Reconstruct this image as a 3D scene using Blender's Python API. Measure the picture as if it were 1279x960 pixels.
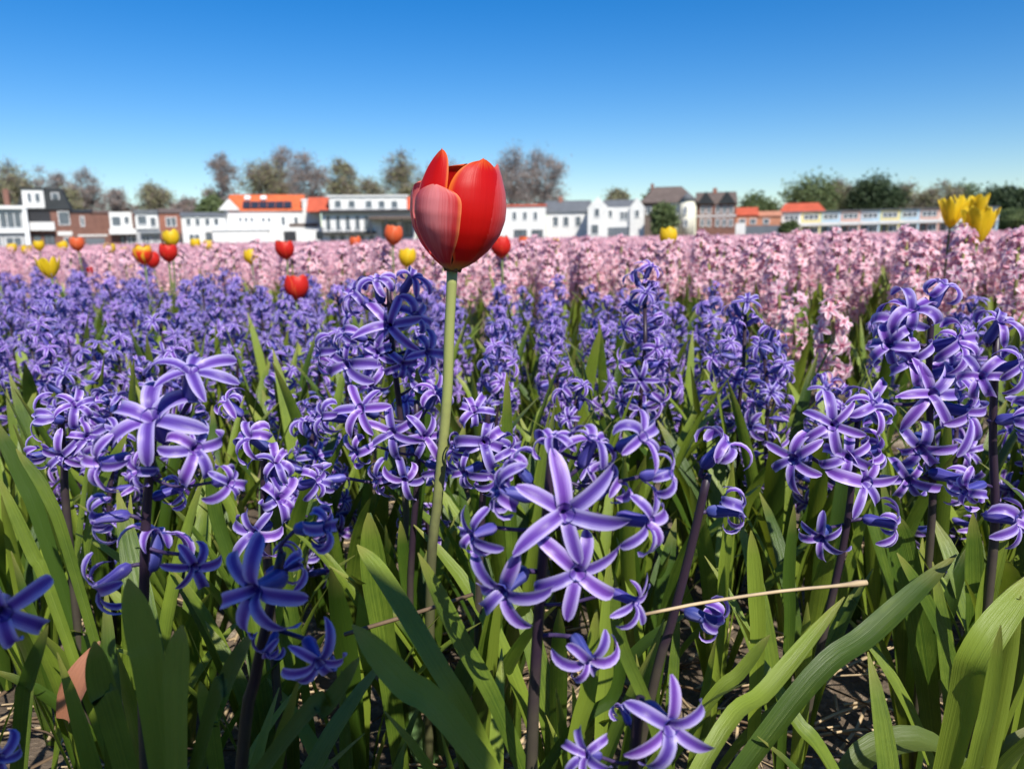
import bpy, math, random
import numpy as np
from mathutils import Vector, Matrix, Quaternion

sc = bpy.context.scene
for o in list(bpy.data.objects):
    bpy.data.objects.remove(o)
COL = sc.collection
R = math.radians
PI = math.pi

# ------------------------------------------------------------------ camera
CAMH, PITCH, ROLL, FPX = 0.38, R(10.85), R(-0.9), 960.0
W0, H0 = 1279.0, 960.0
fwd = Vector((0, math.cos(PITCH), -math.sin(PITCH)))
up0 = Vector((0, math.sin(PITCH), math.cos(PITCH)))
rt0 = Vector((1, 0, 0))
CR = rt0 * math.cos(ROLL) + up0 * math.sin(ROLL)
CU = up0 * math.cos(ROLL) - rt0 * math.sin(ROLL)
CAM = Vector((0, 0, CAMH))
cam_data = bpy.data.cameras.new('camera')
cam = bpy.data.objects.new('camera', cam_data)
COL.objects.link(cam)
cam.matrix_world = Matrix(((CR.x, CU.x, -fwd.x, 0), (CR.y, CU.y, -fwd.y, 0), (CR.z, CU.z, -fwd.z, CAMH), (0, 0, 0, 1)))
cam_data.sensor_width = 36
cam_data.lens = 36 * FPX / W0
cam_data.clip_start = 0.02
cam_data.clip_end = 5000
cam_data.dof.use_dof = True
cam_data.dof.focus_distance = 0.43
cam_data.dof.aperture_fstop = 12.5
sc.camera = cam

# ------------------------------------------------------------------ light
SUN_AZ, SUN_EL = R(25), R(47)          # azimuth measured from straight behind the camera towards the right
SD = Vector((math.cos(SUN_EL) * math.sin(SUN_AZ), -math.cos(SUN_EL) * math.cos(SUN_AZ), math.sin(SUN_EL)))
world = bpy.data.worlds.new('World')
sc.world = world
world.use_nodes = True
wn = world.node_tree
sky = wn.nodes.new('ShaderNodeTexSky')
sky.sky_type = 'NISHITA'
sky.sun_disc = False
sky.sun_elevation = SUN_EL
sky.sun_rotation = math.atan2(SD.x, SD.y)
sky.air_density = 1.0
sky.dust_density = 0.2
sky.ozone_density = 4.5
bg = wn.nodes['Background']
whs = wn.nodes.new('ShaderNodeHueSaturation')
whs.inputs['Saturation'].default_value = 1.42
whs.inputs['Hue'].default_value = 0.508
wn.links.new(sky.outputs[0], whs.inputs['Color'])
wn.links.new(whs.outputs[0], bg.inputs[0])
bg.inputs[1].default_value = 0.104
sl = bpy.data.lights.new('sun', 'SUN')
sl.energy = 5.0
sl.angle = R(0.53)
sl.color = (1.0, 0.95, 0.87)
sun = bpy.data.objects.new('sun', sl)
COL.objects.link(sun)
sun.rotation_euler = SD.to_track_quat('Z', 'Y').to_euler()
sun.location = (3, -6, 8)
sc.view_settings.view_transform = 'Standard'
sc.view_settings.look = 'None'
sc.view_settings.exposure = 0.35
sc.view_settings.gamma = 1
sc.render.engine = 'CYCLES'
sc.cycles.use_denoising = True
sc.cycles.max_bounces = 6
sc.cycles.transparent_max_bounces = 6
sc.render.resolution_x, sc.render.resolution_y = 1024, 768

# ------------------------------------------------------------------ helpers
def ray(px, py):
    return fwd + CR * ((px - W0 / 2) / FPX) + CU * ((H0 / 2 - py) / FPX)
def P(px, py, Y):
    """world point on the pixel's ray where it meets the plane y = Y"""
    d = ray(px, py)
    return CAM + d * (Y / d.y)
def proj(p):
    v = p - CAM
    z = v.dot(fwd)
    if z <= 0.01:
        return None
    return (W0 / 2 + FPX * v.dot(CR) / z, H0 / 2 - FPX * v.dot(CU) / z, z)

def mesh(name, verts, faces, mats, uvs=None, fmats=None, smooth=True):
    me = bpy.data.meshes.new(name)
    me.from_pydata([tuple(v) for v in verts], [], faces)
    for m in mats:
        me.materials.append(m)
    if uvs is not None:
        ul = me.uv_layers.new(name='UVMap')
        li = np.empty(len(me.loops), dtype=np.int32)
        me.loops.foreach_get('vertex_index', li)
        ul.data.foreach_set('uv', np.asarray(uvs, dtype=np.float32)[li].ravel())
    if fmats is not None:
        me.polygons.foreach_set('material_index', fmats)
    me.polygons.foreach_set('use_smooth', [smooth] * len(me.polygons))
    me.update()
    return me

def ob(name, data, parent=None, mat=None):
    o = bpy.data.objects.new(name, data)
    COL.objects.link(o)
    if parent is not None:
        o.parent = parent
    if mat is not None:
        o.matrix_local = mat
    return o
def thing(name, label, cat, loc=(0, 0, 0), group=None, data=None):
    o = bpy.data.objects.new(name, data)
    COL.objects.link(o)
    o.location = loc
    o['label'] = label
    o['category'] = cat
    if group:
        o['group'] = group
    if data is None:
        o.empty_display_size = 0.05
    return o

class MB:
    """collects shapes into one mesh"""
    def __init__(s):
        s.v, s.f, s.uv, s.fm = [], [], [], []
    def add(s, v, f, uv=None, m=0):
        n = len(s.v)
        s.v += [tuple(x) for x in v]
        s.f += [tuple(i + n for i in q) for q in f]
        s.uv += (uv if uv is not None else [(0.5, 0.5)] * len(v))
        s.fm += [m] * len(f)
    def box(s, x0, x1, y0, y1, z0, z1, m=0):
        v = [(x0, y0, z0), (x1, y0, z0), (x1, y1, z0), (x0, y1, z0), (x0, y0, z1), (x1, y0, z1), (x1, y1, z1), (x0, y1, z1)]
        f = [(0, 3, 2, 1), (4, 5, 6, 7), (0, 1, 5, 4), (1, 2, 6, 5), (2, 3, 7, 6), (3, 0, 4, 7)]
        s.add(v, f, None, m)
    def tube(s, pts, rad, n=6, m=0, cap=True):
        v, f, uv = [], [], []
        pts = [Vector(p) for p in pts]
        L = len(pts)
        rad = rad if hasattr(rad, '__len__') else [rad] * L
        prev = None
        for i, p in enumerate(pts):
            t = (pts[min(i + 1, L - 1)] - pts[max(i - 1, 0)])
            t = t.normalized() if t.length > 1e-9 else Vector((0, 0, 1))
            a = prev if prev is not None else (Vector((1, 0, 0)) if abs(t.x) < .9 else Vector((0, 1, 0)))
            a = (a - t * a.dot(t)).normalized()
            prev = a
            b = t.cross(a)
            for k in range(n):
                q = 2 * PI * k / n
                v.append(p + (a * math.cos(q) + b * math.sin(q)) * rad[i])
                uv.append((k / n, i / max(L - 1, 1)))
        for i in range(L - 1):
            for k in range(n):
                f.append((i * n + k, i * n + (k + 1) % n, (i + 1) * n + (k + 1) % n, (i + 1) * n + k))
        if cap:
            f.append(tuple(range(n - 1, -1, -1)))
            f.append(tuple((L - 1) * n + k for k in range(n)))
        s.add(v, f, uv, m)
    def mesh(s, name, mats, smooth=True):
        return mesh(name, s.v, s.f, mats, s.uv, s.fm, smooth)

def catmull(pts, n):
    pts = [Vector(p) for p in pts]
    if len(pts) == 2:
        return [pts[0].lerp(pts[1], i / n) for i in range(n + 1)]
    Q = [pts[0] * 2 - pts[1]] + pts + [pts[-1] * 2 - pts[-2]]
    out = []
    m = len(pts) - 1
    for i in range(n + 1):
        t = i / n * m
        k = min(int(t), m - 1)
        u = t - k
        a, b, c, d = Q[k:k + 4]
        out.append(0.5 * ((2 * b) + (c - a) * u + (2 * a - 5 * b + 4 * c - d) * u * u + (3 * b - a - 3 * c + d) * u ** 3))
    return out

# ------------------------------------------------------------------ materials
def newmat(name):
    m = bpy.data.materials.new(name)
    m.use_nodes = True
    return m, m.node_tree.nodes, m.node_tree.links, m.node_tree.nodes['Principled BSDF']
def ramp(n, stops):
    r = n.new('ShaderNodeValToRGB')
    e = r.color_ramp.elements
    while len(e) < len(stops):
        e.new(0.5)
    for i, (p, c) in enumerate(stops):
        e[i].position = p
        e[i].color = (*c, 1)
    return r
def mixrgb(n, l, fac, a, b, mode='MIX'):
    x = n.new('ShaderNodeMix')
    x.data_type = 'RGBA'
    x.blend_type = mode
    for sock, val in ((x.inputs[0], fac), (x.inputs[6], a), (x.inputs[7], b)):
        if hasattr(val, 'links'):
            l.new(val, sock)
        elif isinstance(val, (tuple, list)):
            sock.default_value = (*val, 1)
        else:
            sock.default_value = val
    return x.outputs[2]
def mth(n, l, op, a, b=None):
    x = n.new('ShaderNodeMath')
    x.operation = op
    for i, val in enumerate((a, b)):
        if val is None:
            continue
        if hasattr(val, 'links'):
            l.new(val, x.inputs[i])
        else:
            x.inputs[i].default_value = val
    return x.outputs[0]
def noise(n, l, vec, scale, detail=3, rough=0.5):
    x = n.new('ShaderNodeTexNoise')
    x.inputs['Scale'].default_value = scale
    x.inputs['Detail'].default_value = detail
    x.inputs['Roughness'].default_value = rough
    if vec is not None:
        l.new(vec, x.inputs['Vector'])
    return x.outputs['Fac']
def stretch(n, l, vec, s):
    x = n.new('ShaderNodeMapping')
    x.inputs['Scale'].default_value = s
    l.new(vec, x.inputs['Vector'])
    return x.outputs[0]
def translucent(m, n, l, p, color, fac):
    tr = n.new('ShaderNodeBsdfTranslucent')
    if hasattr(color, 'links'):
        l.new(color, tr.inputs[0])
    else:
        tr.inputs[0].default_value = (*color, 1)
    mx = n.new('ShaderNodeMixShader')
    mx.inputs[0].default_value = fac
    l.new(p.outputs[0], mx.inputs[1])
    l.new(tr.outputs[0], mx.inputs[2])
    l.new(mx.outputs[0], n['Material Output'].inputs[0])

def petal_mat(name, mid, body, edge, var=0.25, rough=0.4, trans=0.3, spec=0.4):
    m, n, l, p = newmat(name)
    tc = n.new('ShaderNodeTexCoord')
    sx = n.new('ShaderNodeSeparateXYZ')
    l.new(tc.outputs['UV'], sx.inputs[0])
    d = mth(n, l, 'ABSOLUTE', mth(n, l, 'SUBTRACT', sx.outputs[0], 0.5))
    d = mth(n, l, 'MULTIPLY', d, 2.0)
    st = noise(n, l, stretch(n, l, tc.outputs['UV'], (14, 1.5, 1)), 1.0, 3)
    d2 = mth(n, l, 'ADD', d, mth(n, l, 'MULTIPLY', mth(n, l, 'SUBTRACT', st, 0.5), 0.8))
    r = ramp(n, [(0.0, mid), (0.22, mid), (0.5, body), (0.82, edge), (1.0, edge)])
    l.new(d2, r.inputs[0])
    oi = n.new('ShaderNodeObjectInfo')
    hs = n.new('ShaderNodeHueSaturation')
    l.new(r.outputs[0], hs.inputs['Color'])
    l.new(mth(n, l, 'ADD', mth(n, l, 'MULTIPLY', oi.outputs['Random'], var), 1 - var * 0.5), hs.inputs['Value'])
    l.new(mth(n, l, 'ADD', mth(n, l, 'MULTIPLY', oi.outputs['Random'], 0.03), 0.485), hs.inputs['Hue'])
    l.new(hs.outputs[0], p.inputs['Base Color'])
    p.inputs['Roughness'].default_value = rough
    p.inputs['Specular IOR Level'].default_value = spec
    bp = n.new('ShaderNodeBump')
    bp.inputs['Strength'].default_value = 0.25
    bp.inputs['Distance'].default_value = 0.0006
    l.new(st, bp.inputs['Height'])
    l.new(bp.outputs[0], p.inputs['Normal'])
    translucent(m, n, l, p, hs.outputs[0], trans)
    return m

M = {}
M['violet_petal'] = petal_mat('violet_petal', (0.135, 0.055, 0.37), (0.28, 0.175, 0.57), (0.54, 0.46, 0.79))
M['violet_tube'] = petal_mat('violet_tube', (0.065, 0.065, 0.34), (0.12, 0.12, 0.46), (0.24, 0.22, 0.58), rough=0.35)
M['pink_petal'] = petal_mat('pink_petal', (0.78, 0.36, 0.46), (0.90, 0.58, 0.63), (0.94, 0.76, 0.78), var=0.2, trans=0.35)
M['pink_tube'] = petal_mat('pink_tube', (0.70, 0.30, 0.42), (0.75, 0.36, 0.46), (0.85, 0.48, 0.55), var=0.2)

def leaf_mat(name, dark, light, tip, trans=0.3, rough=0.38):
    m, n, l, p = newmat(name)
    tc = n.new('ShaderNodeTexCoord')
    sx = n.new('ShaderNodeSeparateXYZ')
    l.new(tc.outputs['UV'], sx.inputs[0])
    vein = noise(n, l, stretch(n, l, tc.outputs['UV'], (34, 0.9, 1)), 1.0, 4)
    blot = noise(n, l, tc.outputs['Object'], 30, 5, .65)
    oi = n.new('ShaderNodeObjectInfo')
    f = mth(n, l, 'ADD', mth(n, l, 'MULTIPLY', vein, 0.55), mth(n, l, 'MULTIPLY', blot, 0.45))
    f = mth(n, l, 'ADD', f, mth(n, l, 'MULTIPLY', mth(n, l, 'SUBTRACT', oi.outputs['Random'], 0.5), 0.55))
    r = ramp(n, [(0.34, dark), (0.66, light)])
    l.new(f, r.inputs[0])
    tf = n.new('ShaderNodeMapRange')
    tf.inputs[1].default_value = 0.86
    tf.inputs[2].default_value = 1.0
    l.new(sx.outputs[1], tf.inputs[0])
    c = mixrgb(n, l, mth(n, l, 'MULTIPLY', tf.outputs[0], 0.7), r.outputs[0], tip)
    l.new(c, p.inputs['Base Color'])
    p.inputs['Roughness'].default_value = rough
    p.inputs['Specular IOR Level'].default_value = 0.45
    bp = n.new('ShaderNodeBump')
    bp.inputs['Strength'].default_value = 0.6
    bp.inputs['Distance'].default_value = 0.0009
    l.new(vein, bp.inputs['Height'])
    l.new(bp.outputs[0], p.inputs['Normal'])
    tcol = mixrgb(n, l, 0.6, c, (0.36, 0.44, 0.02))
    translucent(m, n, l, p, tcol, trans)
    return m
M['leaf'] = leaf_mat('hyacinth_leaf', (0.048, 0.095, 0.010), (0.21, 0.285, 0.032), (0.32, 0.30, 0.07), trans=.25)
M['tulip_leaf'] = leaf_mat('tulip_leaf', (0.07, 0.15, 0.05), (0.14, 0.24, 0.09), (0.2, 0.26, 0.1))
M['dry_leaf'] = leaf_mat('dry_leaf', (0.09, 0.03, 0.018), (0.36, 0.15, 0.085), (0.3, 0.2, 0.1), trans=0.15)
M['wilt_leaf'] = leaf_mat('wilted_leaf', (0.10, 0.14, 0.03), (0.25, 0.30, 0.09), (0.42, 0.36, 0.2), trans=0.25)

def stem_mat(name, low, high, a=0.35, b=0.62):
    m, n, l, p = newmat(name)
    tc = n.new('ShaderNodeTexCoord')
    sx = n.new('ShaderNodeSeparateXYZ')
    l.new(tc.outputs['UV'], sx.inputs[0])
    ns = noise(n, l, tc.outputs['Object'], 120, 3)
    f = mth(n, l, 'ADD', sx.outputs[1], mth(n, l, 'MULTIPLY', mth(n, l, 'SUBTRACT', ns, 0.5), 0.3))
    r = ramp(n, [(a, low), (b, high)])
    l.new(f, r.inputs[0])
    l.new(r.outputs[0], p.inputs['Base Color'])
    p.inputs['Roughness'].default_value = 0.45
    return m
M['violet_stem'] = stem_mat('violet_stem', (0.065, 0.055, 0.038), (0.028, 0.015, 0.028), 0.2, 0.5)
M['pink_stem'] = stem_mat('pink_stem', (0.12, 0.18, 0.04), (0.2, 0.2, 0.07))
M['tulip_stem'] = stem_mat('tulip_stem', (0.10, 0.10, 0.045), (0.30, 0.33, 0.10), 0.25, 0.6)  # dark lower colour paints in the shade on the tulip's stem

def plain(name, col, rough=0.7, var=0.12, scale=3.0, spec=0.3, bump=0.0):
    m, n, l, p = newmat(name)
    tc = n.new('ShaderNodeTexCoord')
    ns = noise(n, l, tc.outputs['Object'], scale, 4, 0.6)
    lo = tuple(c * (1 - var) for c in col)
    hi = tuple(min(1, c * (1 + var)) for c in col)
    r = ramp(n, [(0.3, lo), (0.7, hi)])
    l.new(ns, r.inputs[0])
    l.new(r.outputs[0], p.inputs['Base Color'])
    p.inputs['Roughness'].default_value = rough
    p.inputs['Specular IOR Level'].default_value = spec
    if bump:
        b = n.new('ShaderNodeBump')
        b.inputs['Strength'].default_value = 0.5
        b.inputs['Distance'].default_value = bump
        l.new(ns, b.inputs['Height'])
        l.new(b.outputs[0], p.inputs['Normal'])
    return m

def soil_mat():
    m, n, l, p = newmat('sandy_soil')
    tc = n.new('ShaderNodeTexCoord')
    a = noise(n, l, tc.outputs['Object'], 9, 5, 0.6)
    b = noise(n, l, tc.outputs['Object'], 160, 4, 0.7)
    r = ramp(n, [(0.38, (0.07, 0.05, 0.032)), (0.54, (0.16, 0.118, 0.08)), (0.64, (0.40, 0.33, 0.24))])
    l.new(mth(n, l, 'ADD', mth(n, l, 'MULTIPLY', a, 0.6), mth(n, l, 'MULTIPLY', b, 0.4)), r.inputs[0])
    l.new(r.outputs[0], p.inputs['Base Color'])
    p.inputs['Roughness'].default_value = 0.95
    bp = n.new('ShaderNodeBump')
    bp.inputs['Strength'].default_value = 0.8
    bp.inputs['Distance'].default_value = 0.006
    l.new(b, bp.inputs['Height'])
    l.new(bp.outputs[0], p.inputs['Normal'])
    return m
M['soil'] = soil_mat()
M['far_stem'] = plain('tulip_stalk', (.13, .17, .06), .5, .2, 60)
M['pedicel'] = plain('pedicel', (.055, .035, .10), .45, .3, 200)
M['straw'] = plain('straw', (0.48, 0.36, 0.21), 0.6, 0.35, 30, 0.3)
M['straw_dark'] = plain('old_straw', (0.15, 0.10, 0.06), 0.8, 0.4, 30, 0.2)
M['meadow'] = plain('meadow', (0.08, 0.13, 0.035), 0.9, 0.3, 0.8)

# ------------------------------------------------------------------ setting: ground
rng = random.Random(7)
def ground():
    # one sheet out to the horizon, finely divided and uneven near the camera
    xs = [-1500, -300, -60, -12] + [i * 0.05 for i in range(-60, 61)] + [12, 60, 300, 1500]
    ys = [-1500, -300, -60, -8] + [i * 0.05 for i in range(-20, 80)] + [8, 20, 60, 150, 400, 1500]
    xs.sort(); ys.sort()
    from mathutils import noise as mn
    v, f = [], []
    for y in ys:
        for x in xs:
            z = 0
            if abs(x) < 3 and -1 < y < 3.9:
                z = 0.010 * mn.noise(Vector((x * 9, y * 9, 0))) + 0.006 * mn.noise(Vector((x * 28, y * 28, 3))) - 0.006
            v.append((x, y, z))
    nx = len(xs)
    for j in range(len(ys) - 1):
        for i in range(nx - 1):
            f.append((j * nx + i, j * nx + i + 1, (j + 1) * nx + i + 1, (j + 1) * nx + i))
    o = ob('ground', mesh('ground', v, f, [M['soil']]))
    o['kind'] = 'structure'
    me = mesh('meadow', [(-600, 32, .02), (600, 32, .02), (600, 106, .02), (-600, 106, .02)], [(0, 1, 2, 3)], [M['meadow']])
    o = ob('meadow', me)
    o['kind'] = 'structure'
ground()

# ------------------------------------------------------------------ flower pieces
def petal_geo(L, Wd, th0, th1, r0=0.0009, nl=8, nw=4, groove=0.10, cup=0.22, twist=0.0, side=0.0):
    """one lobe of a floret; the floret's axis is +Z, the lobe leaves it towards +X and curls back"""
    v, uv, f = [], [], []
    r, z = r0, -0.0035
    for i in range(nl + 1):
        t = i / nl
        e = min(1, t / 0.45)
        e = e * e * (3 - 2 * e)
        th = th0 + (R(78) - th0) * e + (th1 - R(78)) * max(0, (t - 0.32) / 0.68) ** 1.15
        if i:
            r += math.sin(th) * L / nl
            z += math.cos(th) * L / nl
        w = Wd * (0.72 + 0.28 * math.sin(PI * 0.5 * min(1, t / 0.6)))
        if t > 0.6:
            q = (t - 0.6) / 0.4
            w *= max(0.10, (1 - q ** 2.8)) ** 0.6
        nrm = (-math.cos(th), math.sin(th))
        tw = twist * t
        for k in range(nw + 1):
            s = k / nw * 2 - 1
            y = s * w * 0.5
            h = cup * w * 0.5 * (s * s) - groove * w * 0.5 * max(0, 1 - abs(s) * 2.2)
            yy = y * math.cos(tw) - h * math.sin(tw)
            hh = y * math.sin(tw) + h * math.cos(tw)
            v.append((r + nrm[0] * hh, yy + side * t * t * L, z + nrm[1] * hh))
            uv.append((k / nw, t))
    for i in range(nl):
        for k in range(nw):
            a = i * (nw + 1) + k
            f.append((a, a + nw + 1, a + nw + 2, a + 1))
    return v, f, uv

TUBE = 0.019
def tube_geo(mb, m, ns=8, pedicel=None, scale=1.0):
    """perianth tube below the lobes, closed bulb at its foot"""
    prof = [(-TUBE, 0.0006), (-TUBE + .0015, .0030), (-TUBE * .75, .0039), (-TUBE * .5, .0034), (-TUBE * .25, .0031), (0.0006, .0036)]
    if ns < 8:
        prof = [prof[0], prof[2], prof[4], prof[5]]
    v, f, uv = [], [], []
    for i, (z, r) in enumerate(prof):
        for k in range(ns):
            q = 2 * PI * k / ns
            v.append((r * math.cos(q), r * math.sin(q), z))
            uv.append(((k * 3 / ns) % 1.0, i / len(prof)))
    for i in range(len(prof) - 1):
        for k in range(ns):
            f.append((i * ns + k, i * ns + (k + 1) % ns, (i + 1) * ns + (k + 1) % ns, (i + 1) * ns + k))
    mb.add(v, f, uv, m)

def rotz_geo(v, a, dz=0.0):
    c, s = math.cos(a), math.sin(a)
    return [(x * c - y * s, x * s + y * c, z + dz) for x, y, z in v]

# near: separate lobes
PETALS = []
for i in range(10):
    rr = random.Random(100 + i)
    g = petal_geo(0.0235 * rr.uniform(.92, 1.08), 0.0060 * rr.uniform(.9, 1.15), R(14), R([108, 126, 144, 160, 176, 192, 208, 224, 240, 258][i]),
                  nl=9, nw=4, twist=rr.uniform(-.6, .6), side=rr.uniform(-.3, .3))
    PETALS.append(mesh('petal', *g[:2], [M['violet_petal']], g[2]))
def tube_mesh(pts):
    mb = MB()
    tube_geo(mb, 0, 8)
    if pts:
        mb.tube(pts, [.0012] * len(pts), 6, 1)
    return mb.mesh('floret_tube', [M['violet_tube'], M['pedicel']])
TUBE0 = tube_mesh([(0, 0, -TUBE - .006), (0, 0, -TUBE + .001)])

def floret_joined(seed, pm, tm, curl, nl, nw, ns, wid=0.0060, lobe=0.0230, th0=14):
    rr = random.Random(seed)
    mb = MB()
    for k in range(6):
        g = petal_geo(lobe * rr.uniform(.9, 1.08), wid * rr.uniform(.9, 1.1), R(th0), R(rr.uniform(*curl)), nl=nl, nw=nw, twist=rr.uniform(-.6, .6), side=rr.uniform(-.3, .3))
        mb.add(rotz_geo(g[0], k * PI / 3 + rr.uniform(-.12, .12), -0.001 * (k % 2)), g[1], g[2], 0)
    tube_geo(mb, 1, ns)
    mb.tube([(0, 0, -TUBE - .006), (0, 0, -TUBE + .001)], .0013, 4, 1, False)
    return mb.mesh('floret', [pm, tm])
VF = [floret_joined(200 + i, M['violet_petal'], M['violet_tube'], [(110, 180), (145, 215), (175, 260)][i % 3], 7, 2, 6) for i in range(15)]
PF = [floret_joined(300 + i, M['pink_petal'], M['pink_tube'], [(75, 110), (90, 135), (110, 160)][i % 3], 4, 2, 5, wid=0.0085, lobe=0.0175, th0=18) for i in range(9)]

def frame_to(axis, roll=0.0):
    q = Vector((0, 0, 1)).rotation_difference(axis.normalized())
    return (q @ Quaternion((0, 0, 1), roll)).to_matrix().to_4x4()

# stems: unit height
def stem_mesh(seed, mat, rb, rt):
    rr = random.Random(seed)
    mb = MB()
    pts = [Vector((rr.uniform(-.003, .003) * (i > 0), rr.uniform(-.003, .003) * (i > 0), i / 6)) for i in range(7)]
    mb.tube(pts, [rb + (rt - rb) * i / 6 for i in range(7)], 7)
    return mb.mesh('stem', [mat])
VSTEM = [stem_mesh(i, M['violet_stem'], .0030, .0018) for i in range(4)]
PSTEM = [stem_mesh(i, M['pink_stem'], .0045, .0028) for i in range(3)]

def leaf_geo(path, width, face, nw=4, cup=0.30, base_w=0.55, tipq=2.6, widest=0.55, fold=0.0):
    """strap leaf along path; face = hint for the upper side's direction"""
    v, uv, f = [], [], []
    n = len(path) - 1
    for i, p in enumerate(path):
        t = i / n
        T = (path[min(i + 1, n)] - path[max(i - 1, 0)]).normalized()
        S = T.cross(face)
        S = S.normalized() if S.length > 1e-6 else Vector((1, 0, 0))
        N = S.cross(T)
        w = width * (base_w + (1 - base_w) * math.sin(PI / 2 * min(1, t / widest)))
        if t > widest:
            q = (t - widest) / (1 - widest)
            w *= max(0.035, 1 - q ** tipq) ** 0.8
        for k in range(nw + 1):
            s = k / nw * 2 - 1
            c = cup * (1 - 0.5 * t)
            v.append(p + S * (s * w * 0.5 * (1 - 0.25 * c)) + N * (c * w * 0.5 * s * s + fold * s * w * 0.5))
            uv.append((k / nw, t))
    for i in range(n):
        for k in range(nw):
            a = i * (nw + 1) + k
            f.append((a, a + nw + 1, a + nw + 2, a + 1))
    return v, f, uv
def lib_leaf(seed, L, wd, a0, a1, mat, nl=10, nw=4):
    """stands at the origin, leaning towards +X; inner side faces -X"""
    rr = random.Random(seed)
    path = [Vector((0.006, 0, -0.004))]
    bend = rr.uniform(-.25, .25)
    for i in range(nl):
        t = (i + 0.5) / nl
        a = a0 + (a1 - a0) * t ** 1.6
        d = Vector((math.sin(a), math.sin(bend * t), math.cos(a))).normalized()
        path.append(path[-1] + d * L / nl)
    g = leaf_geo(path, wd, Vector((-.8, 0, .6)), nw=nw, cup=rr.uniform(.2, .5), fold=rr.uniform(-.15, .15))
    return mesh('leaf', *g[:2], [mat], g[2])
rr = random.Random(5)
LEAVES = [lib_leaf(400 + i, rr.uniform(.19, .28), rr.uniform(.012, .019), R(rr.uniform(3, 12)), R(rr.uniform(12, 60)), M['leaf']) for i in range(18)]
PLEAVES = [lib_leaf(450 + i, rr.uniform(.20, .27), rr.uniform(.015, .021), R(rr.uniform(3, 10)), R(rr.uniform(12, 35)), M['leaf'], 6, 2) for i in range(6)]

GA = 2.39996
def spike_layout(rr, h, n, z0, reach):
    """places florets round a stem of height h; yields point of attachment, axis, size"""
    ph = rr.uniform(0, 6.28)
    for i in range(n):
        t = i / max(1, n - 1)
        z = z0 + (h - z0) * (t ** 0.92)
        az = ph + i * GA + rr.uniform(-.3, .3)
        el = R(-8 + 70 * max(0, t - .35) / .65 + rr.uniform(-16, 16))
        ax = Vector((math.cos(az) * math.cos(el), math.sin(az) * math.cos(el), math.sin(el)))
        yield Vector((0, 0, z)), ax, rr.uniform(.88, 1.08) * (1 - .18 * t)

def hyacinth(x, y, h, seed, colour='violet', lod=1, label='', group=None, nfl=None, spike=None, nleaf=None, tilt=None, size=1.0):
    rr = random.Random(seed)
    root = thing(colour + '_hyacinth', label, 'hyacinth', (x, y, 0), group)
    tl = tilt if tilt is not None else (rr.gauss(0, .07), rr.gauss(0, .07))
    tilt_m = Matrix.Rotation(tl[0], 4, 'X') @ Matrix.Rotation(tl[1], 4, 'Y')
    violet = colour == 'violet'
    st = rr.choice(VSTEM if violet else PSTEM)
    ob('stem', st, root, tilt_m @ Matrix.Translation((0, 0, -.006)) @ Matrix.Diagonal((1, 1, h + .006, 1)))
    n = nfl or (rr.randint(13, 18) if violet else rr.randint(24, 30))
    z0 = h - (spike or (rr.uniform(.11, .15) if violet else rr.uniform(.13, .17)))
    if lod == 2:
        ob('flower_spike', rr.choice(SPIKES), root, tilt_m @ Matrix.Translation((0, 0, h - .15)) @ Matrix.Rotation(rr.uniform(0, 6.28), 4, 'Z'))
    else:
        for p, ax, s in spike_layout(rr, h, n, z0, .026):
            s *= size
            m = tilt_m @ Matrix.Translation(p + ax * (TUBE + .005) * s) @ frame_to(ax, rr.uniform(0, 6.28)) @ Matrix.Scale(s, 4)
            if lod == 1:
                ob('floret', rr.choice(VF if violet else PF), root, m)
            else:
                fl = ob('floret', TUBE0, root, m)
                base = rr.choice((0, 1, 2, 3))
                for k in range(6):
                    ob('petal', PETALS[min(9, base + rr.randint(0, 5))], fl, Matrix.Translation((0, 0, -.001 * (k % 2))) @ Matrix.Rotation(k * PI / 3 + rr.uniform(-.1, .1), 4, 'Z'))
    nl = nleaf if nleaf is not None else (rr.randint(6, 8) if y < 1.4 else 5)
    a0 = rr.uniform(0, 6.28)
    for k in range(nl):
        s = rr.uniform(.8, 1.1) * (1.0 if violet else 1.05)
        ob('leaf', rr.choice(LEAVES if (violet or lod < 2) else PLEAVES), root, Matrix.Rotation(a0 + k * 2 * PI / nl + rr.uniform(-.4, .4), 4, 'Z') @ Matrix.Scale(s, 4))
    return root

# joined spikes for pink plants whose florets are too small to pick apart
def pink_spike(seed):
    rr = random.Random(seed)
    mb = MB()
    for p, ax, s in spike_layout(rr, .15, 26, 0, .02):
        m = Matrix.Translation(p + ax * .02 * s) @ frame_to(ax, rr.uniform(0, 6.28)) @ Matrix.Scale(s, 4)
        for k in range(6):
            g = petal_geo(.0175, .009, R(20), R(rr.uniform(80, 140)), nl=3, nw=1, groove=0, cup=0)
            mb.add([m @ Vector(q) for q in rotz_geo(g[0], k * PI / 3)], g[1], g[2], 0)
    return mb.mesh('flower_spike', [M['pink_petal'], M['pink_tube']])
SPIKES = [pink_spike(500 + i) for i in range(6)]

# ------------------------------------------------------------------ foreground hyacinths, laid out one by one
def toward(rx, uy, tz):
    """direction from how far it points right, up and back to the viewer's side"""
    return Vector((rx, -tz, uy)).normalized()

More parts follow.
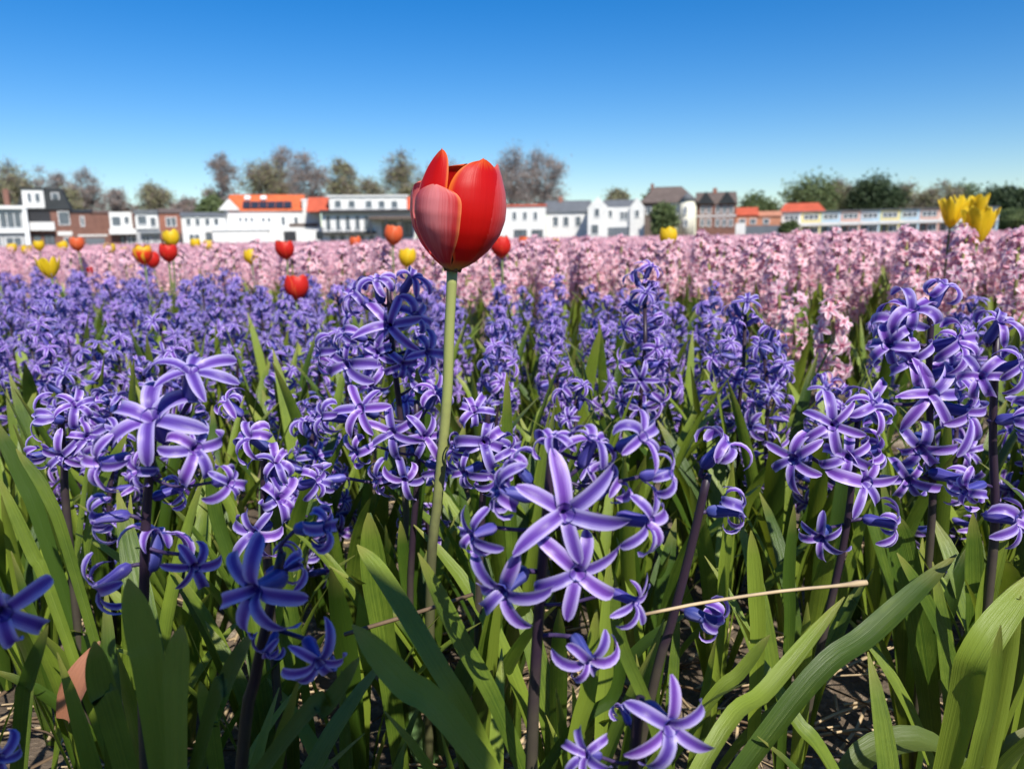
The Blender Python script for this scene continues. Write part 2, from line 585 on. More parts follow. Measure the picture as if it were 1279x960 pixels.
def hero(label, Y, stem_px, florets, leaves, seed, base_dx=None, extra_leaves=6, rtop=.0018, rbot=.0028):
    rr = random.Random(seed)
    top_pts = [P(x, y, Y) for x, y in stem_px]
    low = top_pts[-1]
    pv = top_pts[-2]
    dx = (low.x - pv.x) / max(.01, pv.z - low.z) * low.z * .7
    base = Vector((low.x + max(-.07, min(.07, dx)), Y + .005, 0))
    root = thing('violet_hyacinth', label, 'hyacinth', base, 'hyacinths at the front of the violet bed')
    pts = catmull([q - base for q in top_pts] + [Vector((0, 0, -.006))], 14)
    mb = MB()
    pts = pts[::-1]
    mb.tube(pts, [rbot + (rtop - rbot) * i / 14 for i in range(15)], 8)
    ob('stem', mb.mesh('stem', [M['violet_stem']]), root)
    for (px, py, span, d, curl) in florets:
        ax = toward(*d)
        s = (span * Y / FPX) / 0.0385
        # the mouth of the floret sits a tube's length from the stem
        c = P(px, py, Y - 0.020 * max(-.8, ax.dot(Vector((0, -1, 0))))) - base
        foot = c - ax * TUBE * s
        # nearest stem point below the foot
        best = min(pts, key=lambda q: (q - foot).length + max(0, q.z - foot.z) * .6)
        mm = Matrix.Translation(c) @ frame_to(ax, rr.uniform(0, 6.28)) @ Matrix.Scale(s, 4)
        inv = mm.inverted()
        mid = foot.lerp(best, .5) - ax * .003 + Vector((0, 0, -.12 * (foot - best).length))
        ped = [inv @ q for q in catmull([best, mid, foot + ax * .001], 5)]
        fl = ob('floret', tube_mesh(ped), root, mm)
        for k in range(6):
            ob('petal', PETALS[max(0, min(9, curl + rr.randint(-1, 3)))], fl, Matrix.Translation((0, 0, -.001 * (k % 2))) @ Matrix.Rotation(k * PI / 3 + rr.uniform(-.16, .16), 4, 'Z') @ Matrix.Rotation(rr.uniform(-.2, .2), 4, 'Y') @ Matrix.Scale(rr.uniform(.86, 1.1), 4))
    for (pp, wpx, dY, face) in leaves:
        path = [Vector((0, 0, -.005))] + [P(x, y, Y + (dY if not isinstance(dY, (list, tuple)) else dY[i])) - base for i, (x, y) in enumerate(pp)]
        a, b = path[1], path[2]
        d = (a - b).normalized()
        d = (d + Vector((0, 0, -.25))).normalized() if d.z < 0 else Vector((0, 0, -1))
        ft = a + d * (a.z / -d.z) if d.z < -.05 else Vector((a.x, a.y, 0))
        hv = Vector((ft.x - a.x, ft.y - a.y, 0))
        if hv.length > .15:
            hv *= .15 / hv.length
        path[0] = Vector((a.x + hv.x, a.y + hv.y, -.005)).lerp(Vector((0, 0, -.005)), .08)
        g = leaf_geo(catmull(path, 18), wpx * .82 * Y / FPX, toward(*face), cup=rr.uniform(.25, .5), fold=rr.uniform(-.1, .1), tipq=3.0, widest=.6)
        ob('leaf', mesh('leaf', *g[:2], [M['leaf']], g[2]), root)
    for k in range(extra_leaves):
        ob('leaf', rr.choice(LEAVES), root, Matrix.Rotation(rr.uniform(0, 6.28), 4, 'Z') @ Matrix.Scale(rr.uniform(.65, .9), 4))
    return root

HERO_XY = []
def H(*a, **k):
    o = hero(*a, **k)
    HERO_XY.append((o.location.x, o.location.y))

H('violet hyacinth with a star floret on top, over broad leaves left of the red tulip', 0.31,
  [(192, 535), (183, 640), (180, 740), (178, 850)],
  [(188, 520, 128, (.05, .65, .75), 1), (122, 578, 92, (-.55, .1, .8), 4), (245, 560, 95, (.6, .15, .7), 4), (238, 462, 108, (.25, .8, .45), 1),
   (118, 648, 84, (-.9, .05, .5), 6), (200, 665, 108, (.15, .75, -.3), 3), (243, 708, 82, (.65, -.15, .7), 3), (122, 735, 96, (-.7, -.45, .5), 3),
   (288, 603, 70, (.8, .1, .5), 5), (168, 588, 70, (-.3, .2, .6), 6), (222, 610, 70, (.5, .1, -.4), 5)],
  [([(196, 900), (180, 800), (160, 722)], 46, -.045, (.25, .3, 1)), ([(222, 940), (222, 840), (228, 780)], 44, -.05, (-.2, .3, 1)),
   ([(150, 930), (128, 860), (118, 800)], 42, -.03, (.4, .3, 1)), ([(255, 930), (285, 850), (316, 790)], 38, -.05, (-.5, .5, .8)),
   ([(70, 760), (40, 690), (-5, 590)], 26, .06, (.3, .6, .6)), ([(95, 720), (60, 620), (20, 560)], 24, .08, (.3, .5, .8))], 11)
H('dark violet hyacinth in shade with few florets and a leaning stem', 0.275,
  [(352, 690), (335, 770), (318, 850), (303, 940)],
  [(316, 738, 142, (-.25, .15, .9), 2), (398, 828, 102, (.5, -.25, .8), 2), (408, 658, 96, (.9, .12, .2), 7), (372, 700, 92, (.8, .25, -.4), 6), (332, 815, 60, (-.2, -.4, .4), 5)],
  [([(345, 940), (410, 880), (450, 820)], 36, -.02, (-.4, .6, .7)), ([(270, 950), (262, 900), (250, 850)], 34, .03, (.2, .3, 1))], 12)
H('large violet hyacinth with open star florets in front of the red tulip', 0.29,
  [(690, 560), (682, 650), (675, 740), (668, 850), (664, 950)],
  [(706, 640, 140, (.08, .3, .95), 0), (722, 715, 118, (.1, .1, 1), 1), (626, 738, 120, (-.55, -.1, .85), 1), (588, 668, 84, (-.75, .0, .65), 3),
   (622, 612, 105, (-.9, .25, .2), 6), (803, 545, 92, (.6, .5, .6), 3), (737, 826, 100, (.35, -.25, .85), 3), (795, 752, 80, (.75, -.1, .6), 1),
   (812, 652, 104, (.75, .1, .7), 3), (742, 548, 92, (.3, .75, .2), 4), (838, 590, 84, (.85, .2, .3), 5), (690, 545, 84, (-.1, .85, .1), 5), (770, 600, 88, (.6, .35, -.2), 5), (640, 575, 80, (-.5, .6, -.1), 5)],
  [([(610, 950), (545, 830), (478, 720), (446, 680)], 38, [-.0, .0, .03, .04], (.55, .5, .75)), ([(640, 930), (575, 800), (522, 690)], 42, .02, (.5, .6, .6)),
   ([(590, 940), (500, 850), (440, 780)], 50, -.02, (.6, .5, .7)), ([(715, 940), (735, 860), (745, 760)], 34, .03, (-.2, .2, 1)), ([(700, 930), (770, 860), (772, 740)], 26, .05, (-.3, .1, 1))], 13)
H('short violet hyacinth with a pale star floret low beside the sandy soil', 0.265,
  [(800, 870), (792, 950)],
  [(838, 908, 132, (.35, .12, .95), 1), (730, 942, 88, (-.5, .5, .6), 4), (776, 880, 60, (-.3, .6, -.5), 5)],
  [([(880, 950), (960, 860), (1055, 745)], 46, [.05, .08, .11], (-.55, .65, .6)), ([(870, 900), (925, 840), (962, 792)], 36, .09, (-.6, .5, .5)), ([(830, 950), (775, 800), (768, 720)], 26, .03, (.2, .2, 1))], 14)
H('lanky violet hyacinth with three side-facing florets and a bare dark stem', 0.36,
  [(884, 592), (864, 680), (838, 780), (815, 860)],
  [(908, 552, 96, (.6, .7, .1), 6), (926, 638, 92, (.98, .05, .15), 7), (897, 778, 96, (.9, -.25, .3), 6)],
  [([(945, 830), (944, 740), (938, 662)], 30, .02, (-.1, .1, 1)), ([(985, 800), (985, 720), (992, 630)], 24, .05, (-.2, .1, 1)), ([(900, 780), (905, 700), (915, 640)], 24, .1, (-.2, .2, 1))], 15, rtop=.0021)
H('violet hyacinth of spread star florets over the straw-littered gap', 0.43,
  [(1072, 520), (1060, 640), (1045, 720), (1020, 830)],
  [(1040, 530, 82, (-.35, .25, .85), 1), (990, 573, 82, (-.8, .1, .65), 1), (1082, 602, 94, (.15, .2, .95), 2), (1025, 672, 72, (-.6, -.1, .8), 3), (1118, 655, 80, (.85, -.05, .5), 5),
   (1092, 505, 78, (.4, .6, .6), 4), (1060, 570, 76, (-.2, .1, .6), 5), (1098, 560, 72, (.7, .3, .2), 5)],
  [([(990, 880), (1090, 790), (1195, 692)], 40, [-.07, -.05, -.02], (-.6, .7, .4)), ([(1035, 960), (990, 900), (935, 800)], 42, [-.07, -.06, -.03], (.6, .7, .4))], 16)
H('tall violet hyacinth crowded with florets above broad upright leaves', 0.47,
  [(1165, 365), (1160, 480), (1165, 600), (1160, 700)],
  [(1140, 385, 86, (-.2, .75, .6), 5), (1200, 425, 82, (.5, .3, .7), 5), (1110, 430, 84, (-.6, .2, .7), 6), (1165, 492, 92, (0, .15, 1), 0), (1118, 400, 76, (-.6, .5, .3), 5), (1212, 515, 90, (.55, 0, .8), 1),
   (1085, 510, 80, (-.8, -.05, .5), 4), (1150, 560, 78, (-.3, -.2, .8), 5), (1205, 600, 86, (.7, -.1, .5), 6), (1180, 355, 70, (.3, .9, .2), 6), (1135, 600, 74, (-.4, -.1, .8), 4), (1190, 460, 74, (.7, .2, -.1), 5), (1140, 450, 80, (-.2, .2, .9), 5)],
  [([(1150, 800), (1130, 700), (1118, 640)], 44, -.03, (-.3, .3, 1)), ([(1195, 850), (1160, 760), (1120, 690)], 32, -.05, (.5, .5, .7)), ([(1215, 780), (1216, 720), (1215, 640)], 32, -.02, (-.2, .2, 1))], 17)
H('violet hyacinth on a bare upright purple stem above a dark curving leaf', 0.40,
  [(1245, 420), (1240, 540), (1243, 640), (1235, 740)],
  [(1250, 400, 72, (.1, .8, .5), 5), (1272, 650, 84, (.6, .1, .8), 3), (1290, 520, 84, (.8, .2, .4), 5), (1225, 470, 70, (-.5, .3, .7), 4), (1275, 455, 78, (.5, .3, .7), 5), (1205, 612, 72, (-.8, -.1, .3), 6)],
  [([(1200, 890), (1225, 810), (1300, 710)], 48, [-.05, -.06, -.04], (-.6, .4, .8)), ([(1240, 860), (1230, 760), (1262, 640)], 32, .0, (-.3, .3, 1)), ([(1215, 960), (1235, 880), (1250, 780)], 20, -.08, (-.5, .3, .8))], 18)
H('dark violet hyacinth cut off by straggling leaves, drooping a single wide floret', 0.26,
  [(-40, 700), (-38, 800), (-36, 900)],
  [(2, 765, 128, (.55, .1, .8), 3), (-2, 948, 84, (.7, .1, .6), 6), (-60, 690, 90, (-.2, .6, .7), 4)],
  [([(25, 920), (35, 850), (60, 780)], 30, .03, (.2, .3, 1))], 19)
H('violet hyacinth with reflexed pale florets beside the tulip stem, lower of two', 0.50,
  [(520, 500), (522, 580), (515, 680), (512, 760)],
  [(445, 565, 62, (-.7, -.1, .7), 6), (402, 520, 72, (-.8, .2, .5), 6), (450, 510, 76, (-.4, .4, .8), 1), (490, 540, 76, (-.1, .1, 1), 2), (532, 545, 72, (.4, .1, .9), 4), (505, 600, 66, (.0, -.2, .9), 3),
   (545, 490, 62, (.4, .7, .4), 5), (555, 585, 60, (.7, -.1, .4), 5), (470, 600, 60, (-.5, -.1, .4), 5), (400, 600, 68, (-.9, .0, .3), 6)],
  [([(480, 800), (468, 720), (460, 640)], 40, -.06, (.2, .2, 1)), ([(520, 780), (508, 720), (500, 650)], 24, .0, (.1, .2, 1))], 20)
H('tall violet hyacinth, dense and deep blue, just left of the tulip stem', 0.56,
  [(485, 352), (490, 430), (500, 520), (505, 600)],
  [(486, 405, 78, (0, .2, 1), 1), (440, 365, 72, (-.6, .6, .5), 6), (520, 395, 70, (.6, .3, .5), 6), (432, 455, 78, (-.5, 0, .8), 2), (470, 350, 66, (-.1, .9, .4), 5), (535, 440, 70, (.7, .0, .6), 5),
   (470, 440, 66, (-.2, .1, .9), 6), (540, 490, 64, (.5, -.2, .7), 4), (400, 440, 66, (-.9, .1, .3), 5), (505, 455, 66, (.3, -.1, .9), 7), (430, 415, 64, (-.7, .3, .4), 4), (462, 480, 62, (-.3, -.3, .8), 5), (515, 345, 60, (.5, .7, .4), 6)],
  [([(520, 640), (530, 540), (520, 460)], 24, -.02, (.1, .2, 1))], 21)
H('violet hyacinth with curled pale florets just right of the tulip stem', 0.47,
  [(610, 505), (606, 570), (602, 640), (598, 740)],
  [(592, 512, 66, (-.1, .6, .8), 6), (605, 552, 84, (.1, .2, .95), 6), (580, 590, 66, (-.6, -.1, .7), 5), (640, 560, 66, (.7, .2, .5), 6), (622, 600, 62, (.4, -.2, .8), 5), (566, 560, 58, (-.8, .1, .3), 5)],
  [([(640, 700), (634, 600), (633, 465)], 26, .06, (.1, .2, 1))], 22)
H('violet hyacinth low in the leaves between two larger ones, pale florets', 0.40,
  [(330, 560), (330, 640), (335, 720)],
  [(310, 545, 76, (-.3, .5, .6), 6), (350, 622, 82, (.5, .3, .6), 6), (316, 665, 84, (-.2, .1, .95), 3), (282, 500, 60, (-.5, .7, .3), 5), (398, 600, 72, (.8, .3, .3), 6), (345, 575, 70, (.2, .5, .3), 5)],
  [([(360, 720), (345, 640), (335, 590)], 22, .0, (.1, .2, 1)), ([(300, 740), (270, 640), (262, 560)], 26, .04, (.2, .2, 1))], 23)
H('violet hyacinth with small drooping florets over long arching leaves', 0.46,
  [(75, 505), (80, 580), (85, 660)],
  [(75, 570, 66, (-.1, -.1, .9), 4), (45, 520, 66, (-.7, .3, .6), 4), (95, 505, 66, (.5, .6, .5), 4), (110, 545, 62, (.7, .1, .6), 5), (40, 570, 60, (-.7, -.1, .5), 5)],
  [([(60, 680), (30, 600), (-10, 520)], 26, .0, (.4, .4, .8)), ([(110, 680), (130, 600), (160, 540)], 24, .04, (-.3, .3, .9))], 24)

# plants of the front rows that carry leaves only
rr = random.Random(77)
LEAFY = []
while len(LEAFY) < 60:
    y = rr.uniform(.30, .82)
    x = rr.uniform(-.72, .72) * (y + .06)
    q = proj(Vector((x, y, .1)))
    if any((x - a) ** 2 + (y - b) ** 2 < .05 ** 2 for a, b in LEAFY + HERO_XY):
        continue
    if x > .10 and y < .55 and x < .34 and rr.random() < .8:
        continue
    LEAFY.append((x, y))
for i, (x, y) in enumerate(LEAFY):
    root = thing('hyacinth_plant', 'leafy hyacinth without a flower spike among the flowering front plants', 'hyacinth', (x, y, 0), 'flowerless hyacinths of the front rows')
    n = rr.randint(5, 8)
    a0 = rr.uniform(0, 6.28)
    k1 = .62 if y < .4 else .85
    for k in range(n):
        ob('leaf', rr.choice(LEAVES), root, Matrix.Rotation(a0 + k * 2 * PI / n + rr.uniform(-.5, .5), 4, 'Z') @ Matrix.Scale(rr.uniform(.8, 1.15) * k1, 4))

# ------------------------------------------------------------------ violet bed behind
def border(x):
    return 1.72 - 0.62 * x + 0.05 * math.sin(x * 5)
VIO = []
rr = random.Random(21)
VLABEL = 'violet hyacinth in the crowded bed between the red tulip and the pink flowers'
VGROUP = 'violet hyacinths filling the bed'
sp = 0.116
yy = 0.50
row = 0
cand, LEAFY2 = [], []
STRAY = []
for (px, py, Y) in ((1045, 385, 1.02), (996, 378, 1.30)):
    t = P(px, py, Y)
    STRAY += [(t.x, t.y), (t.x * .9, t.y * .9)]
while yy < 3.6:
    xx = -2.6 + (row % 2) * sp * .5
    while xx < 1.6:
        x, y = xx + rr.uniform(-.036, .036), yy + rr.uniform(-.036, .036)
        xx += sp
        if y > border(x) - .03:
            continue
        q = proj(Vector((x, y, .24)))
        if q is None or not (-70 - 90 / y < q[0] < W0 + 70 + 230 / y):
            continue
        if y < .60 and -.30 < x < .40 and rr.random() < .75:
            continue
        if any((x - a) ** 2 + (y - b) ** 2 < (.085 if b > .4 else .1) ** 2 for a, b in HERO_XY):
            continue
        if any((x - a) ** 2 + (y - b) ** 2 < .09 ** 2 for a, b in STRAY):
            continue
        if .56 < y < 1.0 and rr.random() < .32:
            LEAFY2.append((x, y))
            continue
        cand.append((x, y))
    yy += sp * .88
    row += 1
for i, (x, y) in enumerate(sorted(cand, key=lambda c: c[1])):
    h = rr.uniform(.225, .275) + (.02 if rr.random() < .15 else 0) + min(.02, max(0, y - 1) * .015)
    if y < .75:
        h -= .02
    hyacinth(x, y, h, 1000 + i, 'violet', 0 if y < .66 else 1, 
             ('violet hyacinth at the back edge of the violet bed, against the pink band' if border(x) - y < .22 else
              'violet hyacinth in the loose rows just behind the tall red tulip, green leaves showing' if y < .95 else
              'violet hyacinth packed in the thick middle of the violet bed'),
             ('violet hyacinths along the back edge' if border(x) - y < .22 else 'violet hyacinths in the loose rows' if y < .95 else VGROUP))
for (x, y) in LEAFY2:
    root = thing('hyacinth_plant', 'leafy hyacinth without a flower spike between the flowering plants behind the tall tulip', 'hyacinth', (x, y, 0), 'flowerless hyacinths of the loose rows')
    n = rr.randint(6, 8)
    a0 = rr.uniform(0, 6.28)
    for k in range(n):
        ob('leaf', rr.choice(LEAVES), root, Matrix.Rotation(a0 + k * 2 * PI / n + rr.uniform(-.5, .5), 4, 'Z') @ Matrix.Scale(rr.uniform(.85, 1.1), 4))

for (px, py, Y, lab) in [(806, 338, .74, 'tall violet hyacinth standing above the bed, right of the red tulip stem'),
                         (932, 376, .78, 'violet hyacinth with arching top florets left of the lone pink hyacinth'),
                         (885, 415, .86, 'violet hyacinth between the tall one and the arching one, half in leaves'),
                         (975, 425, .70, 'violet hyacinth rising from leaves just in front of the lone pink hyacinth')]:
    t = P(px, py, Y)
    hyacinth(t.x, t.y, t.z - .012, int(px) + 7, 'violet', 1, lab, 'violet hyacinths singled out in the loose rows', nfl=16)

# ------------------------------------------------------------------ pink bed
pc, pside = [], []
yy = 0.4
row = 0
sp = 0.135
while yy < 6:
    xx = -4.2 + (row % 2) * sp * .5
    while xx < 4.2:
        x, y = xx + rr.uniform(-.04, .04), yy + rr.uniform(-.04, .04)
        xx += sp
        if y < border(x) + .10:
            continue
        q = proj(Vector((x, y, .3)))
        if q is None or not (-400 < q[0] < W0 + 700):
            continue
        (pc if -60 < q[0] < W0 + 60 else pside).append((x, y))
    yy += sp * .9
    row += 1
pc.sort(key=lambda c: c[1])
def pink_h(rr):
    return rr.uniform(.325, .372)
PLAB0, PGRP0 = 'pale pink hyacinth in the front row of the pink band, next to the violet bed', 'pink hyacinths in the front row'
PLAB = 'pale pink hyacinth inside the pink band, behind its front row'
PGRP = 'pink hyacinths inside the pink band'
for i, (x, y) in enumerate(pc[:200]):
    hyacinth(x, y, pink_h(rr), 3000 + i, 'pink', 1 if i < 120 else 2, *((PLAB0, PGRP0) if y - border(x) < .30 else (PLAB, PGRP)), nleaf=5 if i < 120 else 3)
yend = pc[200][1] if len(pc) > 200 else 3
# a few strays among the violet ones
for (px, py, Y, lab) in [(1045, 385, 1.02, 'lone pink hyacinth standing among the violet ones at the bed edge'),
                         (996, 378, 1.30, 'small pink hyacinth half hidden between violet spikes by the bed edge')]:
    t = P(px, py, Y)
    hyacinth(t.x, t.y, t.z, int(px), 'pink', 1, lab, 'stray pink hyacinths', nfl=16, spike=.09)

def far_pink():
    rs = np.random.RandomState(3)
    pts = pc[200:] + pside
    y = 5.9
    while y < 26:
        spc = .15 + .02 * (y - 5)
        x = -y * .9
        while x < y * .9:
            pts.append((x + rs.uniform(-.06, .06), y + rs.uniform(-.06, .06)))
            x += spc
        y += spc * .95
    base = []
    for sd in range(4):
        r2 = random.Random(600 + sd)
        V, F, U = [], [], []
        for p, ax, s in spike_layout(r2, .15, 20, 0, .02):
            m = Matrix.Translation(p + ax * .018 * s) @ frame_to(ax, r2.uniform(0, 6.28)) @ Matrix.Scale(s * 1.1, 4)
            for k in range(5):
                a = k * 2 * PI / 5
                n0 = len(V)
                for (rad, da, z, u) in ((.002, 0, 0, .5), (.013, -.38, .003, 1), (.020, 0, -.004, .9), (.013, .38, .003, 0)):
                    V.append(m @ Vector((rad * math.cos(a + da), rad * math.sin(a + da), z)))
                    U.append((u, .5))
                F.append((n0, n0 + 1, n0 + 2, n0 + 3))
        base.append((np.array(V), np.array(F), np.array(U)))
    vs, fs, us = [], [], []
    off = 0
    for i, (x, y) in enumerate(pts):
        V, F, U = base[i % 4]
        a = rs.uniform(0, 6.28)
        c, s = math.cos(a), math.sin(a)
        h = rs.uniform(.315, .365)
        sc_ = 1 + max(0, y - 8) * .02
        vs.append(np.stack([(V[:, 0] * c - V[:, 1] * s) * sc_ + x, (V[:, 0] * s + V[:, 1] * c) * sc_ + y, V[:, 2] + h - .16], 1))
        fs.append(F + off)
        us.append(U)
        off += len(V)
    vs = np.concatenate(vs); fs = np.concatenate(fs); us = np.concatenate(us)
    me = bpy.data.meshes.new('pink_hyacinths')
    me.vertices.add(len(vs)); me.vertices.foreach_set('co', vs.astype(np.float32).ravel())
    me.loops.add(len(fs) * 4); me.loops.foreach_set('vertex_index', fs.astype(np.int32).ravel())
    me.polygons.add(len(fs)); me.polygons.foreach_set('loop_start', np.arange(0, len(fs) * 4, 4, dtype=np.int32))
    ul = me.uv_layers.new(name='UVMap'); ul.data.foreach_set('uv', us[fs.ravel()].astype(np.float32).ravel())
    me.materials.append(M['pink_petal'])
    me.update(); me.validate()
    o = ob('pink_hyacinths', me)
    o['kind'] = 'stuff'
    o['label'] = 'far mass of pink hyacinths stretching towards the houses'
    o['category'] = 'hyacinths'
    # leaves and stalks below them, one mass
    mb = MB()
    r2 = random.Random(4)
    for (x, y) in pts[::2]:
        for k in range(3):
            a, b = r2.uniform(0, 6.28), r2.uniform(.02, .07)
            c, s = math.cos(a), math.sin(a)
            w = .010 * (1 + max(0, y - 8) * .06)
            mb.add([(x - s * w, y + c * w, 0), (x + s * w, y - c * w, 0), (x + c * b, y + s * b, r2.uniform(.2, .27))], [(0, 1, 2)], [(0, 0), (1, 0), (.5, .8)])
    o = ob('hyacinth_leaves', mb.mesh('hyacinth_leaves', [M['leaf']]))
    o['kind'] = 'stuff'
    o['label'] = 'mass of green leaves under the far pink hyacinths'
    o['category'] = 'leaves'
far_pink()

# ------------------------------------------------------------------ tulips
def tulip_mat(name, body, edge, bloom, foot, e0=.84, e1=1.0, bloom_amt=0.0, trans=.35):
    m, n, l, p = newmat(name)
    tc = n.new('ShaderNodeTexCoord')
    sx = n.new('ShaderNodeSeparateXYZ')
    l.new(tc.outputs['UV'], sx.inputs[0])
    u, v = sx.outputs[0], sx.outputs[1]
    d = mth(n, l, 'MULTIPLY', mth(n, l, 'ABSOLUTE', mth(n, l, 'SUBTRACT', u, .5)), 2)
    st = noise(n, l, stretch(n, l, tc.outputs['UV'], (26, 1.3, 1)), 1, 4, .6)
    st2 = noise(n, l, stretch(n, l, tc.outputs['UV'], (9, 2.5, 1)), 1, 3, .6)
    mr = n.new('ShaderNodeMapRange')
    mr.inputs[1].default_value = e0
    mr.inputs[2].default_value = e1
    tipd = mth(n, l, 'MAXIMUM', d, mth(n, l, 'MULTIPLY', v, .92))
    l.new(mth(n, l, 'ADD', tipd, mth(n, l, 'MULTIPLY', mth(n, l, 'SUBTRACT', st, .5), .18)), mr.inputs[0])
    c = mixrgb(n, l, mth(n, l, 'MULTIPLY', st, .5), body, tuple(x * .72 for x in body))
    c = mixrgb(n, l, mth(n, l, 'MULTIPLY', mr.outputs[0], .85), c, edge)
    if bloom_amt:
        b = n.new('ShaderNodeMapRange')
        b.inputs[1].default_value = .95
        b.inputs[2].default_value = .15
        l.new(mth(n, l, 'ADD', d, mth(n, l, 'MULTIPLY', mth(n, l, 'SUBTRACT', st, .5), 1.1)), b.inputs[0])
        vv = n.new('ShaderNodeMapRange')
        vv.inputs[1].default_value = .10
        vv.inputs[2].default_value = .55
        l.new(mth(n, l, 'ADD', v, mth(n, l, 'MULTIPLY', mth(n, l, 'SUBTRACT', st2, .5), .5)), vv.inputs[0])
        c = mixrgb(n, l, mth(n, l, 'MULTIPLY', mth(n, l, 'MULTIPLY', b.outputs[0], vv.outputs[0]), bloom_amt), c, bloom)
    ft = n.new('ShaderNodeMapRange')
    ft.inputs[1].default_value = .12
    ft.inputs[2].default_value = .02
    l.new(v, ft.inputs[0])
    c = mixrgb(n, l, ft.outputs[0], c, foot)
    l.new(c, p.inputs['Base Color'])
    p.inputs['Roughness'].default_value = .42
    p.inputs['Specular IOR Level'].default_value = .25
    bp = n.new('ShaderNodeBump')
    bp.inputs['Strength'].default_value = .3
    bp.inputs['Distance'].default_value = .0008
    l.new(st, bp.inputs['Height'])
    l.new(bp.outputs[0], p.inputs['Normal'])
    translucent(m, n, l, p, c, trans)
    return m
M['red_in'] = tulip_mat('red_tulip_inner', (.66, .008, .006), (.92, .22, .02), (0, 0, 0), (.55, .35, .08))
M['red_out'] = tulip_mat('red_tulip_outer', (.58, .014, .018), (.88, .28, .10), (.84, .33, .34), (.55, .35, .08), bloom_amt=.7, trans=.25)
M['red_mid'] = tulip_mat('red_tulip_side', (.62, .012, .012), (.90, .30, .12), (.84, .33, .34), (.55, .35, .08), bloom_amt=.35, trans=.25)
M['red_far'] = tulip_mat('red_tulip', (.75, .03, .02), (.9, .2, .06), (0, 0, 0), (.6, .3, .05))
M['yellow_far'] = tulip_mat('yellow_tulip', (.88, .60, .02), (.95, .80, .08), (0, 0, 0), (.6, .5, .05))
M['orange_far'] = tulip_mat('orange_tulip', (.85, .16, .05), (.9, .35, .15), (0, 0, 0), (.6, .4, .1))
M['flame_far'] = tulip_mat('flame_tulip', (.85, .06, .02), (.95, .65, .04), (0, 0, 0), (.7, .3, .04), e0=.6, e1=.8)

PROF = [(0, .06), (.04, .24), (.11, .46), (.22, .70), (.36, .90), (.50, .99), (.62, 1.0), (.75, .96), (.88, .87), (1.0, .76), (1.1, .68)]
def prof(t):
    for (a, ra), (b, rb) in zip(PROF, PROF[1:]):
        if t <= b:
            u = (t - a) / (b - a)
            return ra + (rb - ra) * u
    return PROF[-1][1]
def tulip_petal(az, h, half, rad, ht, off=0.0, flare=0.0, mat=None, nl=14, nw=8, tipq=3.2, bulge=.07, widest=.5, wav=0.0, seed=0):
    """az: degrees from the side facing the viewer, towards the right"""
    rr = random.Random(seed)
    v, f, uv = [], [], []
    p1, p2 = rr.uniform(0, 6), rr.uniform(0, 6)
    for i in range(nl + 1):
        t = i / nl
        t = 1 - (1 - t) ** 1.5
        z = t * h
        w = (0.95 - .45 * min(1, t / .12) + .50 * math.sin(PI / 2 * min(1, t / .5)))
        if t > widest:
            q = (t - widest) / (1 - widest)
            w *= max(.02, 1 - q ** tipq) ** .55
        for k in range(nw + 1):
            s = k / nw * 2 - 1
            a = R(az) + s * R(half) * w
            r = rad * prof(z) * (1 + off) * (1 + bulge * (1 - s * s) - .02 * s * s) + flare * rad * t ** 2.2
            r += wav * rad * math.sin(5 * t + p1 + 3 * s) * t
            zz = z * ht * (1 - .015 * s * s) + wav * ht * .5 * math.sin(6 * s + p2) * t
            v.append((r * math.sin(a), -r * math.cos(a), zz))
            uv.append((k / nw, t))
    for i in range(nl):
        for k in range(nw):
            a = i * (nw + 1) + k
            f.append((a, a + 1, a + nw + 2, a + nw + 1))
    return mesh('petal', v, f, [mat], uv)

